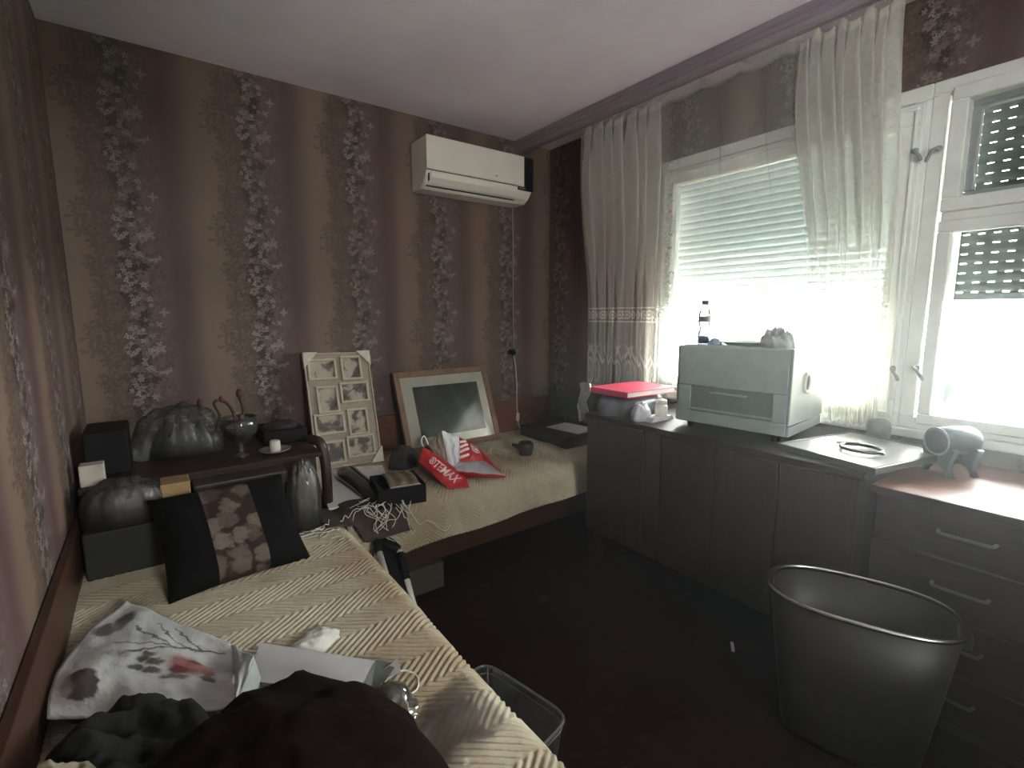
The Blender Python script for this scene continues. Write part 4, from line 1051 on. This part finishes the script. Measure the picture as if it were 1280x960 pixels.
bm = B(); box(bm, .085, .40, 2.05, 2.14, BZ+.008, .715, bev=.006); tag(link('dark_case', bm, pbr('brown_black_case', (.035, .024, .02), .5)), 'dark brown case standing behind the floral cushion', 'case')
cb = bundle('clear_bag', (.445, 2.0, BZ+.01), .062, .055, .27, 61, 'upright bag of shiny clear wrap right of the floral cushion', folds=.08, prof=.22)
heap('contents', (.445, 2.0, BZ+.01), .05, .044, .24, 62, pbr('grey_green_stuffing', (.13, .125, .10), .8, var=.4, scale=20, bump=.4), None, None, 0, .2, 40, 14, 0, 4, .25, cb)
# cushion with floral band
def cush_mat():
    k = NT('black_cushion_with_floral_band'); uvn = k.n('ShaderNodeUVMap'); U, V, _ = k.xyz(uvn.outputs[0])
    vo = k.n('ShaderNodeTexVoronoi', voronoi_dimensions='2D'); vo.inputs['Scale'].default_value = 6.5
    mp = k.n('ShaderNodeMapping'); mp.inputs['Scale'].default_value = (1.0, .85, 1); nd, nc = k.noise(uvn.outputs[0], 9, 3, .6); va = k.n('ShaderNodeVectorMath', operation='MULTIPLY_ADD'); k.l(nc, va.inputs[0]); va.inputs[1].default_value = (.16, .16, 0); k.l(uvn.outputs[0], va.inputs[2]); k.l(va.outputs[0], mp.inputs[0]); k.l(mp.outputs[0], vo.inputs['Vector'])
    d = X(k.t, vo.outputs['Distance']); rr, rg, rb = k.xyz(vo.outputs['Color'])
    n1, _ = k.noise(uvn.outputs[0], 22, 4, .7, 1.5)
    fc = k.ramp(rr, [(0, (.04, .024, .021)), (.35, (.09, .066, .054)), (.7, (.14, .108, .087)), (1, (.17, .138, .116))])
    c = k.mix((n1-.35)*1.6*d.smooth(.05, .4, .6, 1.), fc, (.05, .028, .026))
    c = k.mix(d.smooth(.40, .55), c, (.033, .02, .019))
    band = (U-.5).f('ABSOLUTE').smooth(.182, .176)
    k.col(k.mix(band, (.0022, .002, .002), c)); k.p.inputs['Roughness'].default_value = .85; k.p.inputs['Specular IOR Level'].default_value = .15
    f, _ = k.noise(k.coord(), 300, 2); k.bump(f, .2, .002); return k.m
pc = [ony(192, 628, 1.93), ony(356, 597, 1.99), onz(206, 752, BZ+.02), onz(380, 694, BZ+.02)]
PX = ((pc[1]-pc[0]).normalized()+(pc[3]-pc[2]).normalized()).normalized()
up = ((pc[0]+pc[1])-(pc[2]+pc[3])); up = (up-PX*up.dot(PX)).normalized(); PZ = PX.cross(up)
PR = Matrix(((PX.x, up.x, PZ.x), (PX.y, up.y, PZ.y), (PX.z, up.z, PZ.z)))
pcc = (pc[0]+pc[1]+pc[2]+pc[3])/4
tag(pillow('floral_cushion', pcc, .42, .36, .11, PR, cush_mat(), n=32), 'black cushion with a floral centre band leaning at the end of the near bed', 'cushion')

# ------------------------------------------------------------------ folding stand, tangled strings and light cord tangle between the beds
fs_ = thing('folding_chair', 'black folded chair with chrome tubes standing between the two beds', 'chair', (.74, 1.85, 0))
def tb(p0, p1, r, mat, name): bm = B(); tube(bm, [p0, p1], r, 12); return link(name, bm, mat, fs_, True)
r0, r1 = onx(499, 688, .78), onx(528, 800, .73); l0, l1 = onx(470, 676, .70), onx(487, 735, .66)
def cl(p): return Vector((p.x, p.y, max(p.z, .012)))
r1o, l1o = r1.copy(), l1.copy()
r1 = r0+(r1-r0)*((r0.z-.012)/(r0.z-r1.z)); l1 = l0+(l1-l0)*((l0.z-.012)/(l0.z-l1.z))
rt = lambda t: r0.lerp(r1o, t)
lt = lambda t: l0.lerp(l1o, t)
M_ALU = pbr('pale_aluminium', (.78, .78, .74), .35, var=.05)
tb(r0, r1, .013, M_ALU, 'tube'); tb(l0, l1, .013, M_ALU, 'tube')
def sheet(u, v):
    p = lt(v*1.35).lerp(rt(v*.85), u)
    return p+Vector((.035, .055, .0))*(.6+.4*math.sin(PI*u))
grid(14, 16, sheet, 'fabric', M_BLACK, fs_, True, .006)
tb(rt(.04), rt(.36), .0165, M_BLACK, 'sleeve'); tb(lt(0.), lt(.28), .0165, M_BLACK, 'sleeve'); tb(lt(.80), lt(1.5), .0165, M_BLACK, 'sleeve')
tb(l0, r0, .012, M_BLACK, 'top_rail')
# dark throw over the gap between beds
def throw(u, v):
    x = lerp(.50, .86, u); y = lerp(2.14, 1.93, v); s = sstep(.35, 1, v)
    gap = math.exp(-((x-.585)/.03)**2)
    return (x, y-.02*s, BZ+.022-.012*gap-.10*s*s*sstep(.6, .66, x)+.006*fbm(x, y, 3, 7))
grid(40, 24, throw, 'dark_cloth', pbr('dark_brown_cloth', (.05, .032, .027), .9, var=.3), None, True, .004)
tag(bpy.data.objects['dark_cloth'] if bpy.data.objects['dark_cloth'].parent is None else [o for o in bpy.data.objects if o.name.startswith('dark_cloth') and o.parent is None][0], 'dark brown cloth on the corner where the two beds meet', 'cloth')
rnd = random.Random(11)
bm = B()
for i in range(17):
    c = onz(rnd.uniform(400, 500), rnd.uniform(655, 668), BZ+.03)
    c = Vector((lerp(.52, .84, rnd.random()), rnd.uniform(1.93, 2.06), BZ+.03)); pts = []
    d = Vector((rnd.uniform(-1, 1), rnd.uniform(-1, .6), 0)).normalized()
    L_ = rnd.uniform(.10, .26); bend = rnd.uniform(-5, 5)
    p = c.copy()
    for s in range(9):
        pts.append(p.copy()); a = bend/8; d = Vector((d.x*math.cos(a)-d.y*math.sin(a), d.x*math.sin(a)+d.y*math.cos(a), 0)); p += d*L_/8
        on1 = p.x < .60; edge2 = 1.98
        if on1: p.z = BZ+.022+.02*abs(math.sin(s*1.1+i))
        else: p.z = BZ+.03+.015*abs(math.sin(s+i))-max(0, edge2-p.y)*(.9+.5*rnd.random())
    tube(bm, smooth_path(pts, 3), .0016, 5)
for i in range(8):
    x = lerp(.60, .80, rnd.random()); p = Vector((x, 1.955, BZ+.02)); L_ = rnd.uniform(.05, .16); k = rnd.uniform(-.05, .05)
    tube(bm, smooth_path([p+Vector((k*.2, .05, .02)), p, p+Vector((k*1.5, -.02, -L_*.4)), p+Vector((-k, -.015+k*.3, -L_))], 4), .0015, 5)
o = tag(link('string_tangle', bm, M_WHITECORD, None, True), 'tangle of pale strings over the corner between the two beds', 'string', kind='stuff')
bm = B()
for i in range(12):
    c = Vector((rnd.uniform(.40, .53), rnd.uniform(1.80, 2.02), BZ+.014)); a0_ = rnd.uniform(0, 6); r_ = rnd.uniform(.02, .05)
    tube(bm, [c+Vector((math.cos(a0_+t*.35)*r_*(1+t*.05), math.sin(a0_+t*.35)*r_*.7, .003*abs(math.sin(t)))) for t in range(11)], .002, 5)
tag(link('string_tangle', bm, M_WHITECORD, None, True), 'loose pale threads lying on the near bed beside the clear bag', 'string', kind='stuff')

# ------------------------------------------------------------------ things on the near bed
def print_bag_mat():
    k = NT('white_bag_with_flower_print'); uvn = k.n('ShaderNodeUVMap'); nz, nc = k.noise(uvn.outputs[0], 7, 3, .6)
    mx = k.n('ShaderNodeMix', data_type='VECTOR'); 
    U0, V0, _ = k.xyz(uvn.outputs[0]); n2, _ = k.noise(uvn.outputs[0], 19, 3, .6)
    U = U0+(nz-.5)*.10+(n2-.5)*.03; V = V0+(n2-.5)*.08
    c = k.mix(nz.smooth(.4, .6), (.56, .56, .57), (.62, .62, .62))
    def spot(cx, cy, rx, ry, col, s, soft=.3):
        nonlocal c
        dx = (U-cx)/rx; dy = (V-cy)/ry; r = (dx*dx+dy*dy).f('SQRT')
        c = k.mix(r.smooth(1.+soft, 1.-soft)*s, c, col)
    def stroke(x0, y0, x1, y1, wd, col, s=.9):
        nonlocal c
        dx, dy = x1-x0, y1-y0; L2 = dx*dx+dy*dy
        t = ((U-x0)*dx+(V-y0)*dy)/L2; t = t.f('MINIMUM', 1.).f('MAXIMUM', 0.)
        ex_ = U-x0-t*dx; ey_ = V-y0-t*dy
        c = k.mix((ex_*ex_+ey_*ey_).f('SQRT').smooth(wd*1.3, wd*.7)*s, c, col)
    # u: left (wall) -> right, v: near -> far
    spot(.16, .86, .055, .07, (.12, .085, .10), .95); spot(.10, .74, .07, .06, (.13, .095, .115), .95); spot(.18, .79, .04, .05, (.25, .2, .22), .8)
    for q in ((.93, .80, .62, .68, .013), (.62, .68, .30, .80, .009), (.62, .68, .25, .62, .009), (.80, .75, .55, .92, .009), (.70, .71, .42, .90, .008), (.62, .66, .30, .52, .008)): stroke(*q, (.10, .10, .09))
    for q in ((.47, .50), (.55, .47), (.44, .42), (.53, .40), (.50, .55)): spot(q[0], q[1], .045, .028, (.09, .10, .08), .9)
    spot(.30, .52, .08, .03, (.33, .32, .32), .7)
    spot(.72, .48, .10, .11, (.26, .055, .05), .85, .4); spot(.80, .50, .06, .06, (.42, .20, .18), .8, .5); spot(.69, .42, .05, .05, (.15, .03, .03), .8); spot(.76, .55, .04, .03, (.16, .04, .035), .8); spot(.84, .44, .04, .05, (.30, .10, .09), .8)
    spot(.66, .34, .09, .025, (.10, .11, .08), .8); spot(.84, .36, .05, .03, (.12, .12, .09), .8)
    spot(.16, .24, .11, .12, (.085, .072, .075), .98, .1); spot(.05, .22, .06, .14, (.34, .28, .24), .7)
    k.col(c); k.p.inputs['Roughness'].default_value = .35; k.bump(n2, .25, .01); return k.m
m_pb = print_bag_mat()
gb = thing('gift_bag', 'white plastic bag printed with flowers and branches lying on the near bed', 'bag', (-.05, 1.35, BZ))
A_ = onz(157, 750, BZ+.05); Bq = onz(290, 806, BZ+.05); Cq = onz(300, 885, BZ+.06); Dq = onz(38, 905, BZ+.07)
A_.x = max(A_.x, -.22); Dq.x = max(Dq.x, -.225)
def bagf(u, v):
    p = Dq.lerp(Cq, u).lerp(A_.lerp(Bq, u), v)
    p = p+Vector((-.05*math.sin(PI*v)*(1-u), 0, 0)); p.x = max(p.x, -.232)
    return p+Vector((0, 0, .013*fbm(u*3, v*3, 4., 1, 3)+.018*math.sin(PI*min(1, u*1.1))*math.sin(PI*v)))
grid(44, 40, bagf, 'front', m_pb, gb, True, .003, lambda u, v: (u, v))
m_pale = pbr('pale_blue_white_film', (.52, .54, .55), .35, var=.06, bump=.1)
Sx = onz(317, 820, BZ+.10); s2 = onz(292, 888, BZ+.06); s3 = onz(333, 866, BZ+.03)
def gus(u, v): return Cq.lerp(s2, .5).lerp(Bq, v).lerp(s2.lerp(Sx, v), u)+Vector((0, 0, .02*math.sin(PI*u)*math.sin(PI*v)+.006*fbm(u*3, v*3, 9.)))
grid(12, 16, gus, 'top_flap', m_pale, gb, True, .003)
def gus2(u, v): return s2.lerp(s3, u).lerp(Sx.lerp(s3, u*.9), v)
grid(10, 12, gus2, 'side_gusset', pbr('grey_film', (.33, .35, .35), .4), gb, True, .003)
def gund(u, v):
    p = Vector(bagf(u, v)); return (p.x, p.y, BZ+.012)
grid(16, 14, gund, 'back', m_pb, gb, True, .003, lambda u, v: (u, v))
# flat white carton, one end open
wc = thing('white_carton', 'flat white carton with an open end flap on the near bed', 'carton', (.24, 1.12, BZ))
wA, wB, wC, wD = onz(325, 803, BZ+.055), onz(470, 826, BZ+.055), onz(446, 868, BZ+.055), onz(310, 850, BZ+.055)
slab('sleeve', [wA, wB, wC, wD], BZ+.012, BZ+.055, pbr('white_carton_board', (.56, .54, .56), .6, var=.03), wc)
wE = onz(497, 829, BZ+.05)
bm = B(); m_in = pbr('grey_green_card', (.17, .18, .15), .8)
vv = [bm.verts.new(p) for p in (wB+Vector((0, 0, .002)), wE, wC+Vector((.02, -.01, -.03)), wC+Vector((.002, 0, 0)))]; bm.faces.new(vv)
bmesh.ops.solidify(bm, geom=bm.faces[:], thickness=.002); link('end_flap', bm, m_in, wc)
bm = B(); vv = [bm.verts.new(p) for p in (wE+Vector((0, 0, .012)), onz(447, 862, BZ+.03), onz(458, 858, BZ+.015), wE+Vector((.0, -.02, -.01)))]; bm.faces.new(vv)
bmesh.ops.solidify(bm, geom=bm.faces[:], thickness=.002); link('tuck_flap', bm, bpy.data.materials['white_carton_board'], wc)
heap('crumpled_tissue', onz(392, 806, BZ+.01), .075, .05, .026, 71, pbr('white_tissue', (.60, .58, .54), .9, bump=.2), 'crumpled white tissue behind the white carton on the near bed', 'tissue', .4, .2, 48, 14, 0, 3, .7)
# clear dome with thin wires
cdp = onz(490, 888, BZ+.012)
ck = thing('clear_blister', 'clear plastic dome with looped white wires on the near bed', 'packaging', cdp)
bm = B(); lathe(bm, [(.058, 0), (.055, .004), (.046, .006), (.044, .025), (.034, .045), (.015, .055), (.001, .057)], 28, Matrix.Translation(cdp), False); link('dome', bm, clear('blister_plastic', (.72, .72, .68), .08, .06, .10), ck, True)
bm = B(); bmesh.ops.create_icosphere(bm, subdivisions=3, radius=.024, matrix=Matrix.Translation(cdp+Vector((0, 0, .025)))); link('bulb', bm, pbr('dull_olive_metal', (.10, .095, .07), .3, .6), ck, True)
bm = B()
tube(bm, smooth_path([onz(462, 890, BZ+.02), onz(468, 868, BZ+.04), onz(485, 848, BZ+.03), onz(505, 838, BZ+.015), onz(521, 845, BZ+.012), onz(522, 860, BZ+.012), onz(512, 868, BZ+.012)], 6), .0022, 6)
tube(bm, smooth_path([onz(480, 868, BZ+.05), onz(496, 864, BZ+.05), onz(508, 878, BZ+.03), onz(510, 895, BZ+.02), onz(503, 910, BZ+.014)], 6), .0022, 6)
link('wire', bm, M_WHITECORD, ck, True)
# clear film over the bed corner
film_c = [onz(x, y, BZ+.016) for x, y in ((512, 905), (588, 846), (640, 905), (560, 985))]
def film(u, v):
    p = film_c[0].lerp(film_c[3], u).lerp(film_c[1].lerp(film_c[2], u), v); p.x = min(p.x, .552)
    return p+Vector((0, 0, .006+.010*fbm(u*3, v*3, 6., 1, 3)+.008*math.sin(PI*u)*math.sin(PI*v)))
grid(24, 24, film, 'plastic_film', clear('thin_milky_film', (.95, .95, .96), .2, .09, .02, .4, 30), None, True)
tag(bpy.data.objects['plastic_film'], 'thin clear plastic film lying over the near bed edge', 'film')
# clothing heap in the foreground
m_maroon = pbr('maroon_knit', (.006, .0015, .001), .95, var=.35, scale=40, bump=.3, spec=.1)
m_blk = pbr('black_wool', (.002, .0018, .0018), .95, var=.4, scale=40, bump=.3)
heap('maroon_sweater', (.115, .735, BZ+.006), .25, .26, .235, 81, m_maroon, 'dark maroon garment heaped on the near bed, closest to the camera', 'garment', .5, .12, 90, 30, 0, 2.0, .5)
heap('black_garment', (-.09, .95, BZ+.006), .14, .25, .15, 83, m_blk, 'black garment heaped against the left wall beside the maroon one', 'garment', 0, .35, 80, 24, 0, 2.6, .45)
heap('cream_cloth', (-.165, .88, BZ+.135), .06, .09, .06, 85, pbr('cream_cloth', (.32, .28, .2), .8, var=.2), 'small cream cloth at the bottom left on top of the black garment', 'cloth', .2, .4, 56, 16, 0, 3, .5)

# ------------------------------------------------------------------ floor things
# oval laundry bin
lbn = thing('laundry_bin', 'tall oval grey-brown bin with a shiny rim standing before the desk', 'bin', (1.64, .50, 0))
rimz = .47
rp = [onz(x, y, rimz) for x, y in ((966, 712), (985, 690), (1216, 775), (1105, 801))]
rc = Vector((1.665, .49, 0)); la = Vector((.18, -.50, 0)).normalized(); lw_ = Vector((-la.y, la.x, 0))
def sup(a, rx, ry, n=2.6):
    c, s = math.cos(a), math.sin(a)
    return (math.copysign(abs(c)**(2/n), c)*rx, math.copysign(abs(s)**(2/n), s)*ry)
def ringpts(z, k, off=0, n=56):
    return [rc+la*p[0]+lw_*p[1]+Vector((0, 0, z)) for p in (sup(2*PI*i/n, .242*k+off, .150*k+off) for i in range(n))]
def loft(rings, name, mat, parent, cap=None):
    bm = B(); vr = [[bm.verts.new(p) for p in r] for r in rings]; n = len(vr[0])
    for a, b in zip(vr[:-1], vr[1:]):
        for j in range(n): bm.faces.new((a[j], a[(j+1) % n], b[(j+1) % n], b[j]))
    if cap == 'both': bm.faces.new(vr[0][::-1]); bm.faces.new(vr[-1])
    if cap == 'loop':
        for j in range(n): bm.faces.new((vr[-1][j], vr[-1][(j+1) % n], vr[0][(j+1) % n], vr[0][j]))
    return link(name, bm, mat, parent, True)
m_bin = pbr('grey_brown_bin_plastic', (.024, .018, .013), .5, var=.15, scale=8)
loft([ringpts(.012, .74, -.01), ringpts(.006, .74), ringpts(.03, .76), ringpts(.25, .88), ringpts(rimz-.01, .985), ringpts(rimz-.01, .985, -.004), ringpts(.25, .88, -.004), ringpts(.03, .76, -.005)], 'body', m_bin, lbn, 'both')
bm = B(); tube(bm, ringpts(rimz, 1.0), .0075, 8, True); link('rim', bm, M_METAL, lbn, True)
hp = ringpts(rimz, 1.0)
for s in (1, -1):
    bm = B(); c = rc+la*(.242*s)+Vector((0, 0, rimz-.03)); box(bm, -.012, .012, -.035, .035, -.022, .022, Matrix.Translation(c) @ Matrix(((la.x, lw_.x, 0, 0), (la.y, lw_.y, 0, 0), (0, 0, 1, 0), (0, 0, 0, 1))), .006); link('grip', bm, m_bin, lbn, True)
# clear plastic container beside the bed
pk_ = [onz(x, y, .20) for x, y in ((600, 846), (686, 905))]
cc = thing('plastic_container', 'clear plastic open container on the floor beside the near bed', 'container', (.76, 1.03, 0))
kc = Vector((.735, 1.05, 0)); kl = (pk_[1]-pk_[0]); kl.z = 0; kl.normalize(); kw = Vector((-kl.y, kl.x, 0))
def cring(z, k, n=48):
    return [kc+kl*p[0]+kw*p[1]+Vector((0, 0, z)) for p in (sup(2*PI*i/n, .165*k, .10*k, 6) for i in range(n))]
loft([cring(.004, .86), cring(.10, .93), cring(.195, 1.)], 'walls', M_CLEARPL, cc)
bm = B(); vv = [bm.verts.new(p) for p in cring(.004, .86)]; bm.faces.new(vv); link('base', bm, M_CLEARPL, cc)
m_rimc = clear('container_rim', (.75, .75, .73), .15, .22, .12)
bm = B(); tube(bm, cring(.198, 1.02), .0042, 8, True); link('rim', bm, m_rimc, cc, True)
bm = B(); tube(bm, cring(.175, .995), .0022, 6, True); link('ridge', bm, m_rimc, cc, True)
for i in (5, 18, 30, 43):
    bm = B(); tube(bm, [cring(.006, .86)[i], cring(.10, .935)[i], cring(.195, 1.005)[i]], .0022, 6); link('corner_ridge', bm, m_rimc, cc, True)
bm = B(); box(bm, -.03, .03, -.006, .006, .001, .006, Matrix.Translation((1.78, .93, 0)) @ Matrix.Rotation(.6, 4, 'Z'), .002); tag(link('glint', bm, M_WHITEPL), 'small white bar standing in for a glint on the carpet under the sideboard', 'glint')  # white bar drawn in place of a small glint
